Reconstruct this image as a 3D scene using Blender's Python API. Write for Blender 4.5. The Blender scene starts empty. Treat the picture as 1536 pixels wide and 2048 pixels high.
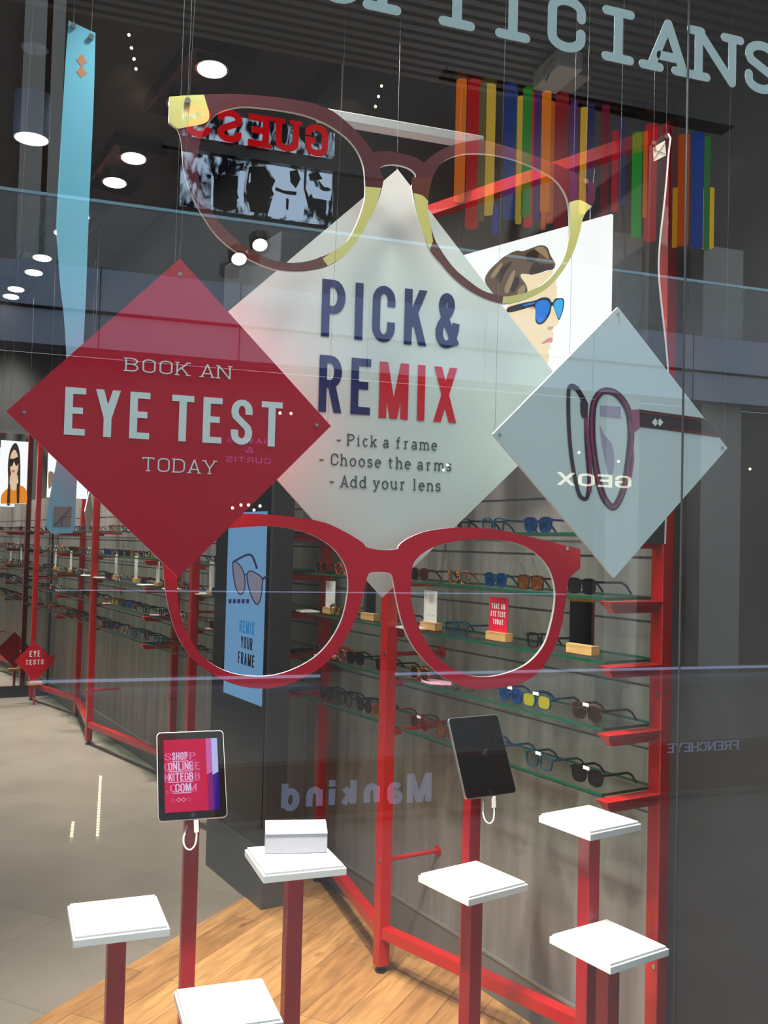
import bpy, math, random
from mathutils import Vector, Matrix
from mathutils.geometry import tessellate_polygon
random.seed(7)
SC = bpy.context.scene
COL = SC.collection
PI = math.pi

# ------------------------------------------------------------------ camera
F_PX, CX, CY = 1900.0, 768.0, 1024.0
EYE = Vector((0, 0, 1.6))
_v = Vector((6400 - CX, -(1231 - CY), F_PX)).normalized()
_w = Vector((-390 - CX, -(1060 - CY), F_PX)).normalized()
AX = _v
AZ = AX.cross(_w).normalized()
if AZ.y < 0: AZ = -AZ
AY = AZ.cross(AX)
if AY.z < 0: AY = -AY

def ray(px, py):
    d = Vector((px - CX, -(py - CY), F_PX)) / F_PX
    return Vector((AX.dot(d), AY.dot(d), AZ.dot(d)))
def at_plane(px, py, p, n):
    r = ray(px, py)
    return EYE + r * (n.dot(p - EYE) / n.dot(r))
def at_y(px, py, y):
    r = ray(px, py); return EYE + r * (y / r.y)
def at_z(px, py, z):
    r = ray(px, py); return EYE + r * ((z - EYE.z) / r.z)

cam_d = bpy.data.cameras.new('camera')
cam = bpy.data.objects.new('camera', cam_d); COL.objects.link(cam)
cam_d.sensor_fit = 'VERTICAL'; cam_d.sensor_height = 36.0
cam_d.lens = F_PX / 2048 * 36.0
cam_d.clip_start = 0.02; cam_d.clip_end = 200
right = Vector((AX.x, AY.x, AZ.x)); up = Vector((AX.y, AY.y, AZ.y)); fwd = Vector((AX.z, AY.z, AZ.z))
if right.cross(up).dot(fwd) > 0: pass
M = Matrix(((right.x, up.x, -fwd.x, EYE.x), (right.y, up.y, -fwd.y, EYE.y), (right.z, up.z, -fwd.z, EYE.z), (0, 0, 0, 1)))
cam.matrix_world = M
SC.camera = cam

# ------------------------------------------------------------------ light and exposure
SC.view_settings.view_transform = 'Standard'
SC.view_settings.look = 'None'
SC.view_settings.exposure = 0.0
SC.view_settings.gamma = 1.0
SC.view_settings.use_curve_mapping = False
try:
    SC.cycles.max_bounces = 7; SC.cycles.diffuse_bounces = 3; SC.cycles.glossy_bounces = 4
    SC.cycles.transmission_bounces = 4; SC.cycles.transparent_max_bounces = 16
    SC.cycles.caustics_reflective = False; SC.cycles.caustics_refractive = False
    SC.cycles.sample_clamp_indirect = 4.0
    SC.cycles.use_denoising = True
except Exception:
    pass
SKY = 3.6            # daylight over the mall atrium
SPOT_SHELF = 150     # downlights and added spots over the shelf wall
SPOT_DISPLAY = 400   # downlights in the soffit over the window display
SPOT_SIGN = 26
AREA_SHOP = 36
wd = bpy.data.worlds.new('mall_daylight'); SC.world = wd; wd.use_nodes = True
bgn = wd.node_tree.nodes['Background']
bgn.inputs[0].default_value = (0.80, 0.92, 1.0, 1); bgn.inputs[1].default_value = SKY

def lamp(name, kind, loc, energy, color=(1, .93, .84), size=.06, angle=None, blend=.6, target=None, rot=None):
    l = bpy.data.lights.new(name, kind); l.energy = energy; l.color = color
    if kind == 'SPOT':
        l.spot_size = angle; l.spot_blend = blend; l.shadow_soft_size = size
    elif kind == 'AREA':
        l.shape = 'RECTANGLE'; l.size = size[0]; l.size_y = size[1]
    else:
        l.shadow_soft_size = size
    o = bpy.data.objects.new(name, l); COL.objects.link(o); o.location = loc
    if target is not None:
        d = Vector(target) - Vector(loc)
        o.rotation_euler = d.to_track_quat('-Z', 'Y').to_euler()
    elif rot: o.rotation_euler = rot
    return o

# ------------------------------------------------------------------ materials
def lin(c):
    c = c / 255.0
    return c / 12.92 if c <= .04045 else ((c + .055) / 1.055) ** 2.4
def rgb(r, g, b): return (lin(r), lin(g), lin(b), 1)
MATS = {}
def mat(name, c, rough=.5, metal=0.0, emit=0.0, spec=.5, noise=0.0, nscale=30.0, coat=0.0, stretch=None, bump=0.0):
    m = bpy.data.materials.new(name); m.use_nodes = True
    nt = m.node_tree; b = nt.nodes['Principled BSDF']
    b.inputs['Base Color'].default_value = c
    b.inputs['Roughness'].default_value = rough; b.inputs['Metallic'].default_value = metal
    b.inputs['Specular IOR Level'].default_value = spec
    b.inputs['Coat Weight'].default_value = coat
    if emit:
        b.inputs['Emission Color'].default_value = c; b.inputs['Emission Strength'].default_value = emit
    if noise or bump:
        tc = nt.nodes.new('ShaderNodeTexCoord'); mp = nt.nodes.new('ShaderNodeMapping')
        if stretch: mp.inputs['Scale'].default_value = stretch
        nz = nt.nodes.new('ShaderNodeTexNoise'); nz.inputs['Scale'].default_value = nscale; nz.inputs['Detail'].default_value = 5
        nt.links.new(tc.outputs['Object'], mp.inputs['Vector']); nt.links.new(mp.outputs['Vector'], nz.inputs['Vector'])
        if noise:
            mx = nt.nodes.new('ShaderNodeMix'); mx.data_type = 'RGBA'; mx.blend_type = 'MULTIPLY'; mx.inputs[0].default_value = 1
            rp = nt.nodes.new('ShaderNodeMapRange'); rp.inputs['From Min'].default_value = .3; rp.inputs['From Max'].default_value = .7
            rp.inputs['To Min'].default_value = 1 - noise; rp.inputs['To Max'].default_value = 1 + noise
            nt.links.new(nz.outputs['Fac'], rp.inputs['Value'])
            cb = nt.nodes.new('ShaderNodeCombineColor')
            for i in range(3): nt.links.new(rp.outputs[0], cb.inputs[i])
            mx.inputs[6].default_value = c; nt.links.new(cb.outputs[0], mx.inputs[7])
            nt.links.new(mx.outputs[2], b.inputs['Base Color'])
        if bump:
            bp = nt.nodes.new('ShaderNodeBump'); bp.inputs['Strength'].default_value = bump; bp.inputs['Distance'].default_value = .002
            nt.links.new(nz.outputs['Fac'], bp.inputs['Height']); nt.links.new(bp.outputs[0], b.inputs['Normal'])
    MATS[name] = m
    return m

def glow(name, c, s=1.0):
    m = bpy.data.materials.new(name); m.use_nodes = True
    nt = m.node_tree; nt.nodes.remove(nt.nodes['Principled BSDF'])
    e = nt.nodes.new('ShaderNodeEmission'); e.inputs[0].default_value = c; e.inputs[1].default_value = s
    nt.links.new(e.outputs[0], nt.nodes['Material Output'].inputs['Surface'])
    MATS[name] = m; return m

def glass_pane_mat():
    m = bpy.data.materials.new('shop_window_glass'); m.use_nodes = True
    nt = m.node_tree; nt.nodes.remove(nt.nodes['Principled BSDF'])
    tr = nt.nodes.new('ShaderNodeBsdfTransparent'); tr.inputs[0].default_value = (.93, .96, .95, 1)
    gl = nt.nodes.new('ShaderNodeBsdfGlossy'); gl.inputs['Roughness'].default_value = 0; gl.inputs[0].default_value = (1, 1, 1, 1)
    lw = nt.nodes.new('ShaderNodeLayerWeight'); lw.inputs['Blend'].default_value = .5
    pw = nt.nodes.new('ShaderNodeMath'); pw.operation = 'POWER'; pw.inputs[1].default_value = 5
    ma = nt.nodes.new('ShaderNodeMath'); ma.operation = 'MULTIPLY_ADD'; ma.inputs[1].default_value = .87; ma.inputs[2].default_value = .13
    mx = nt.nodes.new('ShaderNodeMixShader')
    nt.links.new(lw.outputs['Facing'], pw.inputs[0]); nt.links.new(pw.outputs[0], ma.inputs[0]); nt.links.new(ma.outputs[0], mx.inputs[0])
    nt.links.new(tr.outputs[0], mx.inputs[1]); nt.links.new(gl.outputs[0], mx.inputs[2])
    nt.links.new(mx.outputs[0], nt.nodes['Material Output'].inputs['Surface'])
    return m

def clear_mat(name, tint, refl=.05, rough=0.0):
    m = bpy.data.materials.new(name); m.use_nodes = True
    nt = m.node_tree; nt.nodes.remove(nt.nodes['Principled BSDF'])
    tr = nt.nodes.new('ShaderNodeBsdfTransparent'); tr.inputs[0].default_value = tint
    gl = nt.nodes.new('ShaderNodeBsdfGlossy'); gl.inputs['Roughness'].default_value = rough
    mx = nt.nodes.new('ShaderNodeMixShader'); mx.inputs[0].default_value = refl
    nt.links.new(tr.outputs[0], mx.inputs[1]); nt.links.new(gl.outputs[0], mx.inputs[2])
    nt.links.new(mx.outputs[0], nt.nodes['Material Output'].inputs['Surface'])
    MATS[name] = m; return m

def wood_floor_mat():
    m = bpy.data.materials.new('oak_plank_floor'); m.use_nodes = True
    nt = m.node_tree; b = nt.nodes['Principled BSDF']; b.inputs['Roughness'].default_value = .42
    tc = nt.nodes.new('ShaderNodeTexCoord'); mp = nt.nodes.new('ShaderNodeMapping')
    mp.inputs['Rotation'].default_value = (0, 0, -math.radians(46))
    nt.links.new(tc.outputs['Object'], mp.inputs['Vector'])
    br = nt.nodes.new('ShaderNodeTexBrick'); br.offset = .37; br.inputs['Scale'].default_value = 1
    br.inputs['Brick Width'].default_value = .95; br.inputs['Row Height'].default_value = .135
    br.inputs['Mortar Size'].default_value = .0012; br.inputs['Mortar Smooth'].default_value = .1; br.inputs['Bias'].default_value = -.1
    br.inputs['Color1'].default_value = rgb(192, 144, 90); br.inputs['Color2'].default_value = rgb(158, 112, 66); br.inputs['Mortar'].default_value = rgb(84, 58, 34)
    nt.links.new(mp.outputs['Vector'], br.inputs['Vector'])
    m2 = nt.nodes.new('ShaderNodeMapping'); m2.inputs['Scale'].default_value = (2.2, 16, 1); nt.links.new(mp.outputs['Vector'], m2.inputs['Vector'])
    nz = nt.nodes.new('ShaderNodeTexNoise'); nz.inputs['Scale'].default_value = 2.2; nz.inputs['Detail'].default_value = 8; nz.inputs['Distortion'].default_value = .6
    nt.links.new(m2.outputs['Vector'], nz.inputs['Vector'])
    r1 = nt.nodes.new('ShaderNodeValToRGB'); r1.color_ramp.elements[0].position = .3; r1.color_ramp.elements[0].color = (.55, .52, .48, 1)
    r1.color_ramp.elements[1].position = .68; r1.color_ramp.elements[1].color = (1.16, 1.15, 1.13, 1)
    nt.links.new(nz.outputs['Fac'], r1.inputs[0])
    mx = nt.nodes.new('ShaderNodeMix'); mx.data_type = 'RGBA'; mx.blend_type = 'MULTIPLY'; mx.inputs[0].default_value = .85
    nt.links.new(br.outputs['Color'], mx.inputs[6]); nt.links.new(r1.outputs[0], mx.inputs[7])
    # knots
    m3 = nt.nodes.new('ShaderNodeMapping'); m3.inputs['Scale'].default_value = (2.6, 5.5, 1); nt.links.new(mp.outputs['Vector'], m3.inputs['Vector'])
    vo = nt.nodes.new('ShaderNodeTexVoronoi'); vo.inputs['Scale'].default_value = 1.3; nt.links.new(m3.outputs['Vector'], vo.inputs['Vector'])
    r2 = nt.nodes.new('ShaderNodeValToRGB'); r2.color_ramp.elements[0].position = .03; r2.color_ramp.elements[0].color = (.42, .3, .2, 1)
    r2.color_ramp.elements[1].position = .13; r2.color_ramp.elements[1].color = (1, 1, 1, 1)
    nt.links.new(vo.outputs['Distance'], r2.inputs[0])
    mk = nt.nodes.new('ShaderNodeMix'); mk.data_type = 'RGBA'; mk.blend_type = 'MULTIPLY'; mk.inputs[0].default_value = .8
    nt.links.new(mx.outputs[2], mk.inputs[6]); nt.links.new(r2.outputs[0], mk.inputs[7])
    nt.links.new(mk.outputs[2], b.inputs['Base Color'])
    return m

def tile_floor_mat(name, c1, c2, mortar, w=.6, h=.6, rot=-45.5, rough=.4, msize=.0025, offset=.5):
    m = bpy.data.materials.new(name); m.use_nodes = True
    nt = m.node_tree; b = nt.nodes['Principled BSDF']; b.inputs['Roughness'].default_value = rough
    tc = nt.nodes.new('ShaderNodeTexCoord'); mp = nt.nodes.new('ShaderNodeMapping')
    mp.inputs['Rotation'].default_value = (0, 0, math.radians(-rot))
    nt.links.new(tc.outputs['Object'], mp.inputs['Vector'])
    br = nt.nodes.new('ShaderNodeTexBrick'); br.offset = offset; br.inputs['Scale'].default_value = 1
    br.inputs['Brick Width'].default_value = w; br.inputs['Row Height'].default_value = h
    br.inputs['Mortar Size'].default_value = msize
    br.inputs['Color1'].default_value = c1; br.inputs['Color2'].default_value = c2; br.inputs['Mortar'].default_value = mortar
    nt.links.new(mp.outputs['Vector'], br.inputs['Vector'])
    nz = nt.nodes.new('ShaderNodeTexNoise'); nz.inputs['Scale'].default_value = 3; nz.inputs['Detail'].default_value = 6
    nt.links.new(tc.outputs['Object'], nz.inputs['Vector'])
    r1 = nt.nodes.new('ShaderNodeValToRGB'); r1.color_ramp.elements[0].position = .3; r1.color_ramp.elements[0].color = (.86, .86, .86, 1)
    r1.color_ramp.elements[1].position = .7; r1.color_ramp.elements[1].color = (1.06, 1.06, 1.06, 1)
    nt.links.new(nz.outputs['Fac'], r1.inputs[0])
    mx = nt.nodes.new('ShaderNodeMix'); mx.data_type = 'RGBA'; mx.blend_type = 'MULTIPLY'; mx.inputs[0].default_value = 1
    nt.links.new(br.outputs['Color'], mx.inputs[6]); nt.links.new(r1.outputs[0], mx.inputs[7])
    nt.links.new(mx.outputs[2], b.inputs['Base Color'])
    return m

def tortoise_mat(name, a, b_):
    m = mat(name, a, .25)
    nt = m.node_tree; b = nt.nodes['Principled BSDF']
    tc = nt.nodes.new('ShaderNodeTexCoord'); nz = nt.nodes.new('ShaderNodeTexNoise'); nz.inputs['Scale'].default_value = 110
    nt.links.new(tc.outputs['Object'], nz.inputs['Vector'])
    r = nt.nodes.new('ShaderNodeValToRGB'); r.color_ramp.elements[0].position = .45; r.color_ramp.elements[0].color = a
    r.color_ramp.elements[1].position = .58; r.color_ramp.elements[1].color = b_
    nt.links.new(nz.outputs['Fac'], r.inputs[0]); nt.links.new(r.outputs[0], b.inputs['Base Color'])
    return m

# ------------------------------------------------------------------ mesh builder
class MB:
    def __init__(s): s.v = []; s.f = []; s.mi = []
    def add(s, vs, fs, mi=0):
        o = len(s.v); s.v += [Vector(v) for v in vs]
        for f in fs: s.f.append([i + o for i in f]); s.mi.append(mi)
        return s
    def box(s, c, sx, sy, sz, ax=None, mi=0):
        """box by centre and full sizes, along the axes ax = (u, v, w)"""
        u, v, w = ax or (Vector((1, 0, 0)), Vector((0, 1, 0)), Vector((0, 0, 1)))
        c = Vector(c); vs = []
        for k in (-.5, .5):
            for j in (-.5, .5):
                for i in (-.5, .5): vs.append(c + u * (i * sx) + v * (j * sy) + w * (k * sz))
        fl = [(0, 2, 3, 1), (4, 5, 7, 6), (0, 1, 5, 4), (2, 6, 7, 3), (0, 4, 6, 2), (1, 3, 7, 5)]
        if u.cross(v).dot(w) < 0: fl = [f[::-1] for f in fl]
        return s.add(vs, fl, mi)
    def bar(s, p, q, a, b, upv=(0, 0, 1), mi=0):
        """square bar from p to q, a wide across, b high"""
        p, q = Vector(p), Vector(q); w = (q - p); L = w.length; w = w / L
        u = w.cross(Vector(upv))
        u = u.normalized() if u.length > 1e-6 else Vector((1, 0, 0))
        v = u.cross(w).normalized()
        return s.box((p + q) / 2, a, b, L, (u, -v, w), mi)
    def tube(s, pts, r, n=8, mi=0, closed=False):
        pts = [Vector(p) for p in pts]; m = len(pts); rings = []; prev = None
        for i, p in enumerate(pts):
            if closed: t = pts[(i + 1) % m] - pts[i - 1]
            else: t = pts[min(i + 1, m - 1)] - pts[max(i - 1, 0)]
            t.normalize()
            if prev is None:
                a = Vector((0, 0, 1)) if abs(t.z) < .9 else Vector((1, 0, 0))
                x = t.cross(a).normalized()
            else:
                x = (prev - t * prev.dot(t)).normalized()
            prev = x; y = t.cross(x)
            rr = r[i] if isinstance(r, (list, tuple)) else r
            rings.append([p + x * (math.cos(2 * PI * k / n) * rr) + y * (math.sin(2 * PI * k / n) * rr) for k in range(n)])
        o = len(s.v)
        for R in rings: s.v += R
        rng = range(m if closed else m - 1)
        for i in rng:
            j = (i + 1) % m
            for k in range(n):
                s.f.append([o + i * n + k, o + i * n + (k + 1) % n, o + j * n + (k + 1) % n, o + j * n + k]); s.mi.append(mi)
        if not closed:
            s.f.append([o + k for k in range(n)][::-1]); s.mi.append(mi)
            s.f.append([o + (m - 1) * n + k for k in range(n)]); s.mi.append(mi)
        return s
    def cyl(s, p, q, r, n=16, r2=None, mi=0):
        return s.tube([p, q], [r, r if r2 is None else r2], n, mi)
    def ball(s, c, r, n=8, mi=0):
        c = Vector(c)
        pts = [c + Vector((0, 0, r * math.cos(PI * i / n))) for i in range(n + 1)]
        return s.tube([p + Vector((0, 0, 1e-6 * i)) for i, p in enumerate(pts)], [max(r * math.sin(PI * i / n), r * .02) for i in range(n + 1)], max(8, n), mi)
    def plate(s, outer, n, th, holes=(), mi=0, side_mi=None):
        """flat plate: outline(s) at the front, thickness th going along -n; n looks at the viewer"""
        n = Vector(n).normalized()
        if side_mi is None: side_mi = mi
        loops = [[Vector(p) for p in outer]] + [[Vector(p) for p in h] for h in holes]
        tri = tessellate_polygon(loops)
        flat = [p for l in loops for p in l]; N = len(flat)
        o = len(s.v); s.v += flat + [p - n * th for p in flat]
        for t in tri:
            a, b, c = t
            if (flat[b] - flat[a]).cross(flat[c] - flat[a]).dot(n) < 0: a, b, c = a, c, b
            s.f.append([o + a, o + b, o + c]); s.mi.append(mi)
            s.f.append([o + N + a, o + N + c, o + N + b]); s.mi.append(mi)
        k = 0
        for li, l in enumerate(loops):
            m = len(l); area = Vector((0, 0, 0))
            for i in range(m): area += l[i].cross(l[(i + 1) % m])
            ccw = area.dot(n) > 0
            flip = ccw if li == 0 else not ccw
            for i in range(m):
                a, b = o + k + i, o + k + (i + 1) % m
                q = [a, a + N, b + N, b] if flip else [a, b, b + N, a + N]
                s.f.append(q); s.mi.append(side_mi)
            k += m
        return s
    def obj(s, name, mats, parent=None, world=False, smooth=False, bevel=0.0):
        me = bpy.data.meshes.new(name)
        off = Vector((0, 0, 0))
        if world and parent is not None:
            q = parent
            while q is not None: off += q.location; q = q.parent
        me.from_pydata([tuple(v - off) for v in s.v], [], s.f)
        mats = mats if isinstance(mats, (list, tuple)) else [mats]
        for m in mats: me.materials.append(m)
        for p, i in zip(me.polygons, s.mi):
            p.material_index = i; p.use_smooth = smooth
        me.update()
        o = bpy.data.objects.new(name, me); COL.objects.link(o)
        if parent is not None: o.parent = parent
        if bevel:
            b = o.modifiers.new('edge', 'BEVEL'); b.width = bevel; b.segments = 2; b.limit_method = 'ANGLE'
        return o

def tag(o, label, cat, group=None):
    o['label'] = label; o['category'] = cat
    if group: o['group'] = group
    return o
def thing(name, label, cat, loc=(0, 0, 0), rz=0, group=None):
    o = bpy.data.objects.new(name, None); COL.objects.link(o)
    o.empty_display_size = .05
    o.location = loc; o.rotation_euler = (0, 0, rz)
    return tag(o, label, cat, group)
def struct(o): o['kind'] = 'structure'; return o

def spline(pts, closed=True, sub=5):
    """Catmull-Rom through the points; a third item marks a corner"""
    P = [Vector((p[0], p[1])) for p in pts]; C = [len(p) > 2 for p in pts]; n = len(P); out = []
    rng = range(n if closed else n - 1)
    for i in rng:
        p1, p2 = P[i], P[(i + 1) % n]
        p0 = P[i - 1] if (closed or i > 0) else p1
        p3 = P[(i + 2) % n] if (closed or i + 2 < n) else p2
        if C[i]: p0 = p1
        if C[(i + 1) % n]: p3 = p2
        for k in range(sub):
            t = k / sub
            out.append(.5 * ((2 * p1) + (-p0 + p2) * t + (2 * p0 - 5 * p1 + 4 * p2 - p3) * t * t + (-p0 + 3 * p1 - 3 * p2 + p3) * t ** 3))
    if not closed: out.append(P[-1])
    return [(v.x, v.y) for v in out]

# ------------------------------------------------------------------ lettering (stroke font, own shapes)
def arc(cx, cy, rx, ry, a0, a1, n=10):
    return [(cx + rx * math.cos(math.radians(a0 + (a1 - a0) * i / n)), cy + ry * math.sin(math.radians(a0 + (a1 - a0) * i / n))) for i in range(n + 1)]
def ell(cx, cy, rx, ry): return arc(cx, cy, rx, ry, 90, 450, 20)[:-1]
def Ls(*a): return ('L',) + a
def Pp(pts, cap='b', closed=False): return ('P', pts, cap, closed)
def Hh(x0, y0, x1, y1): return ('P', [(x0, y0), (x1, y1)], 's', False)
R_ = lambda cy, ry: arc(.5, cy, .5, ry, 90, -90)
GLYPH = {
 'A': (1, [Ls(0, 0, .5, 1), Ls(1, 0, .5, 1), Hh(.28, .27, .72, .27)], [(0, 0), (1, 0)]),
 'B': (1, [Ls(0, 0, 0, 1), Pp([(0, 1)] + arc(.48, .77, .46, .23, 90, -90) + [(0, .54)], 's'), Pp([(0, .54)] + arc(.5, .27, .5, .27, 90, -90) + [(0, 0)], 's')], [(0, 0, 'l'), (0, 1, 'l')]),
 'C': (1, [Pp([(1, .66)] + arc(.5, .78, .5, .22, 0, 180) + arc(.5, .22, .5, .22, 180, 360) + [(1, .34)])], []),
 'D': (1, [Ls(0, 0, 0, 1), Pp([(0, 1)] + arc(.45, .72, .55, .28, 90, 0) + arc(.45, .28, .55, .28, 0, -90) + [(0, 0)], 's')], [(0, 0, 'l'), (0, 1, 'l')]),
 'E': (.88, [Ls(0, 0, 0, 1), Hh(0, 1, 1, 1), Hh(0, .52, .8, .52), Hh(0, 0, 1, 0)], [(0, 0, 'l'), (0, 1, 'l')]),
 'F': (.86, [Ls(0, 0, 0, 1), Hh(0, 1, 1, 1), Hh(0, .5, .8, .5)], [(0, 0), (0, 1, 'l')]),
 'G': (1, [Pp([(1, .66)] + arc(.5, .78, .5, .22, 0, 180) + arc(.5, .22, .5, .22, 180, 360) + [(1, .47), (.55, .47)])], []),
 'H': (1, [Ls(0, 0, 0, 1), Ls(1, 0, 1, 1), Hh(0, .5, 1, .5)], [(0, 0), (0, 1), (1, 0), (1, 1)]),
 'I': (.3, [Ls(.5, 0, .5, 1)], [(.5, 0), (.5, 1)]),
 'K': (1, [Ls(0, 0, 0, 1), Ls(0, .3, 1, 1), Ls(1, 0, .36, .62)], [(0, 0), (0, 1), (1, 0), (1, 1)]),
 'L': (.86, [Ls(0, 0, 0, 1), Hh(0, 0, 1, 0)], [(0, 0, 'l'), (0, 1)]),
 'M': (1.32, [Ls(0, 0, 0, 1), Ls(1, 0, 1, 1), Ls(0.03, 1, .5, 0), Ls(.97, 1, .5, 0)], [(0, 0), (1, 0), (0, 1, 'l'), (1, 1, 'r')]),
 'N': (1.06, [Ls(0, 0, 0, 1), Ls(1, 0, 1, 1), Ls(0, 1, 1, 0)], [(0, 0), (0, 1, 'l'), (1, 1)]),
 'O': (1, [Pp(arc(.5, .78, .5, .22, 0, 180) + arc(.5, .22, .5, .22, 180, 360), 'b', True)], []),
 'P': (1, [Ls(0, 0, 0, 1), Pp([(0, 1)] + arc(.5, .735, .5, .265, 90, -90) + [(0, .47)], 's')], [(0, 0), (0, 1, 'l')]),
 'R': (1, [Ls(0, 0, 0, 1), Pp([(0, 1)] + arc(.5, .75, .5, .25, 90, -90) + [(0, .5)], 's'), Ls(1.02, 0, .55, .52)], [(0, 0), (0, 1, 'l'), (1, 0)]),
 'S': (1, [Pp([(1, .7)] + arc(.5, .79, .5, .21, 0, 180) + [(0, .74), (.08, .64), (.5, .5), (.92, .36), (1, .26)] + arc(.5, .21, .5, .21, 0, -180) + [(0, .3)])], []),
 'T': (1, [Ls(.5, 0, .5, 1), Hh(0, 1, 1, 1)], [(.5, 0), (0, 1, 'v'), (1, 1, 'v')]),
 'U': (1, [Pp([(0, 1)] + arc(.5, .22, .5, .22, 180, 360) + [(1, 1)], 's')], [(0, 1), (1, 1)]),
 'V': (1.06, [Ls(0, 1, .5, 0), Ls(1, 1, .5, 0)], [(0, 1), (1, 1)]),
 'W': (1.5, [Ls(0, 1, .26, 0), Ls(.5, 1, .26, 0), Ls(.5, 1, .74, 0), Ls(1, 1, .74, 0)], [(0, 1), (1, 1)]),
 'X': (1.06, [Ls(0, 0, 1, 1), Ls(0, 1, 1, 0)], [(0, 0), (1, 0), (0, 1), (1, 1)]),
 'Y': (1.06, [Ls(.5, 0, .5, .46), Ls(0, 1, .5, .4), Ls(1, 1, .5, .4)], [(.5, 0), (0, 1), (1, 1)]),
 '&': (1.1, [Pp([(1.0, .46), (.95, .3), (.8, .12)] + arc(.42, .22, .42, .22, -40, -180) + [(.0, .3), (.1, .42), (.55, .66), (.68, .78)] + arc(.43, .82, .26, .18, 0, 180) + [(.18, .74), (.3, .58), (1.0, .0)])], []),
 '.': (.3, [Pp([(.5, 0), (.5, .02)], 's')], []),
 '-': (.7, [Hh(.1, .38, .9, .38)], []),
 '3': (1, [Pp(arc(.5, .77, .5, .23, 170, -90) + arc(.5, .27, .5, .27, 90, -170))], []),
 '2': (1, [Pp(arc(.5, .75, .5, .25, 170, 0) + [(.9, .55), (0, 0), (1, 0)])], []),
 '7': (1, [Hh(0, 1, 1, 1), Ls(1, 1, .35, 0)], []),
 'a': (.92, [Pp(ell(.42, .16, .4, .18), 'b', True), Pp([(.1, .56)] + arc(.46, .46, .38, .22, 130, 0) + [(.84, .04), (1, .0)])], []),
 'c': (.85, [Pp(arc(.52, .33, .5, .35, 45, 315))], []),
 'd': (1, [Pp(ell(.45, .33, .43, .35), 'b', True), Pp([(.88, 0), (.88, 1)])], [(.88, 0, 'r'), (.88, 1, 'l')]),
 'e': (.9, [Pp([(.02, .36), (.98, .36)] + arc(.5, .33, .5, .35, 5, 310))], []),
 'f': (.66, [Pp([(.35, 0), (.35, .78)] + arc(.72, .78, .37, .24, 180, 60)), Hh(0, .66, .8, .66)], [(.35, 0)]),
 'h': (1, [Pp([(.12, 0), (.12, 1)]), Pp([(.12, .38)] + arc(.5, .4, .38, .28, 180, 0) + [(.88, 0)])], [(.12, 0), (.88, 0), (.12, 1, 'l')]),
 'i': (.4, [Pp([(.5, 0), (.5, .67)]), Pp([(.5, .9), (.5, .92)], 's')], [(.5, 0), (.5, .67, 'l')]),
 'k': (.95, [Pp([(.12, 0), (.12, 1)]), Pp([(.14, .26), (.85, .67)]), Pp([(.38, .4), (.9, 0)])], [(.12, 0), (.12, 1, 'l'), (.88, 0), (.85, .67)]),
 'l': (.4, [Pp([(.5, 0), (.5, 1)])], [(.5, 0), (.5, 1, 'l')]),
 'm': (1.55, [Pp([(.08, 0), (.08, .67)]), Pp([(.08, .38)] + arc(.29, .42, .21, .26, 180, 0) + [(.5, 0)]), Pp([(.5, .38)] + arc(.71, .42, .21, .26, 180, 0) + [(.92, 0)])], [(.08, 0), (.5, 0), (.92, 0), (.08, .67, 'l')]),
 'n': (1, [Pp([(.12, 0), (.12, .67)]), Pp([(.12, .38)] + arc(.5, .4, .38, .28, 180, 0) + [(.88, 0)])], [(.12, 0), (.88, 0), (.12, .67, 'l')]),
 'o': (.95, [Pp(ell(.5, .33, .48, .35), 'b', True)], []),
 'r': (.75, [Pp([(.25, 0), (.25, .67)]), Pp([(.25, .36)] + arc(.68, .36, .43, .32, 180, 60))], [(.25, 0), (.25, .67, 'l')]),
 's': (.78, [Pp([(.95, .54)] + arc(.5, .52, .45, .16, 20, 180) + [(.1, .42), (.9, .27), (.95, .2)] + arc(.5, .15, .47, .16, 10, -170))], []),
 't': (.66, [Pp([(.35, .92), (.35, .2)] + arc(.68, .2, .33, .2, 180, 300)), Hh(0, .66, .85, .66)], []),
 'u': (1, [Pp([(.12, .67)] + arc(.5, .28, .38, .28, 180, 360) + [(.88, .67)]), Pp([(.88, .67), (.88, 0)])], [(.88, 0, 'r'), (.12, .67, 'l'), (.88, .67, 'l')]),
 'y': (.95, [Pp([(.1, .67), (.52, .02)]), Pp([(.92, .67), (.4, -.2), (.25, -.3), (.05, -.28)])], [(.1, .67), (.92, .67)]),
}
def ribbon(pts, t, cap, closed):
    P = [Vector(p) for p in pts]
    Q = [P[0]]
    for p in P[1:]:
        if (p - Q[-1]).length > 1e-5: Q.append(p)
    if closed and (Q[0] - Q[-1]).length < 1e-5: Q.pop()
    P = Q; n = len(P)
    if n < 2: return []
    h = t / 2
    if cap in 's' and not closed:
        P[0] = P[0] - (P[1] - P[0]).normalized() * h; P[-1] = P[-1] + (P[-1] - P[-2]).normalized() * h
    A, B = [], []
    for i in range(n):
        a = P[i] - P[i - 1] if (closed or i > 0) else P[1] - P[0]
        b = P[(i + 1) % n] - P[i] if (closed or i < n - 1) else P[-1] - P[-2]
        a = a.normalized(); b = b.normalized()
        na = Vector((-a.y, a.x)); nb = Vector((-b.y, b.x)); m = na + nb
        if m.length < 1e-4: m = nb
        m = m.normalized(); k = h / max(.5, m.dot(nb))
        A.append(P[i] + m * k); B.append(P[i] - m * k)
    out = []
    for i in range(n if closed else n - 1):
        j = (i + 1) % n; out.append([B[i], B[j], A[j], A[i]])
    if cap == 'r' and not closed:
        for e, d in ((P[0], P[0] - P[1]), (P[-1], P[-1] - P[-2])):
            a0 = math.atan2(d.y, d.x)
            out.append([e + Vector((math.cos(a0 + PI * (k / 8 - .5)), math.sin(a0 + PI * (k / 8 - .5)))) * h for k in range(9)])
    return out
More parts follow.
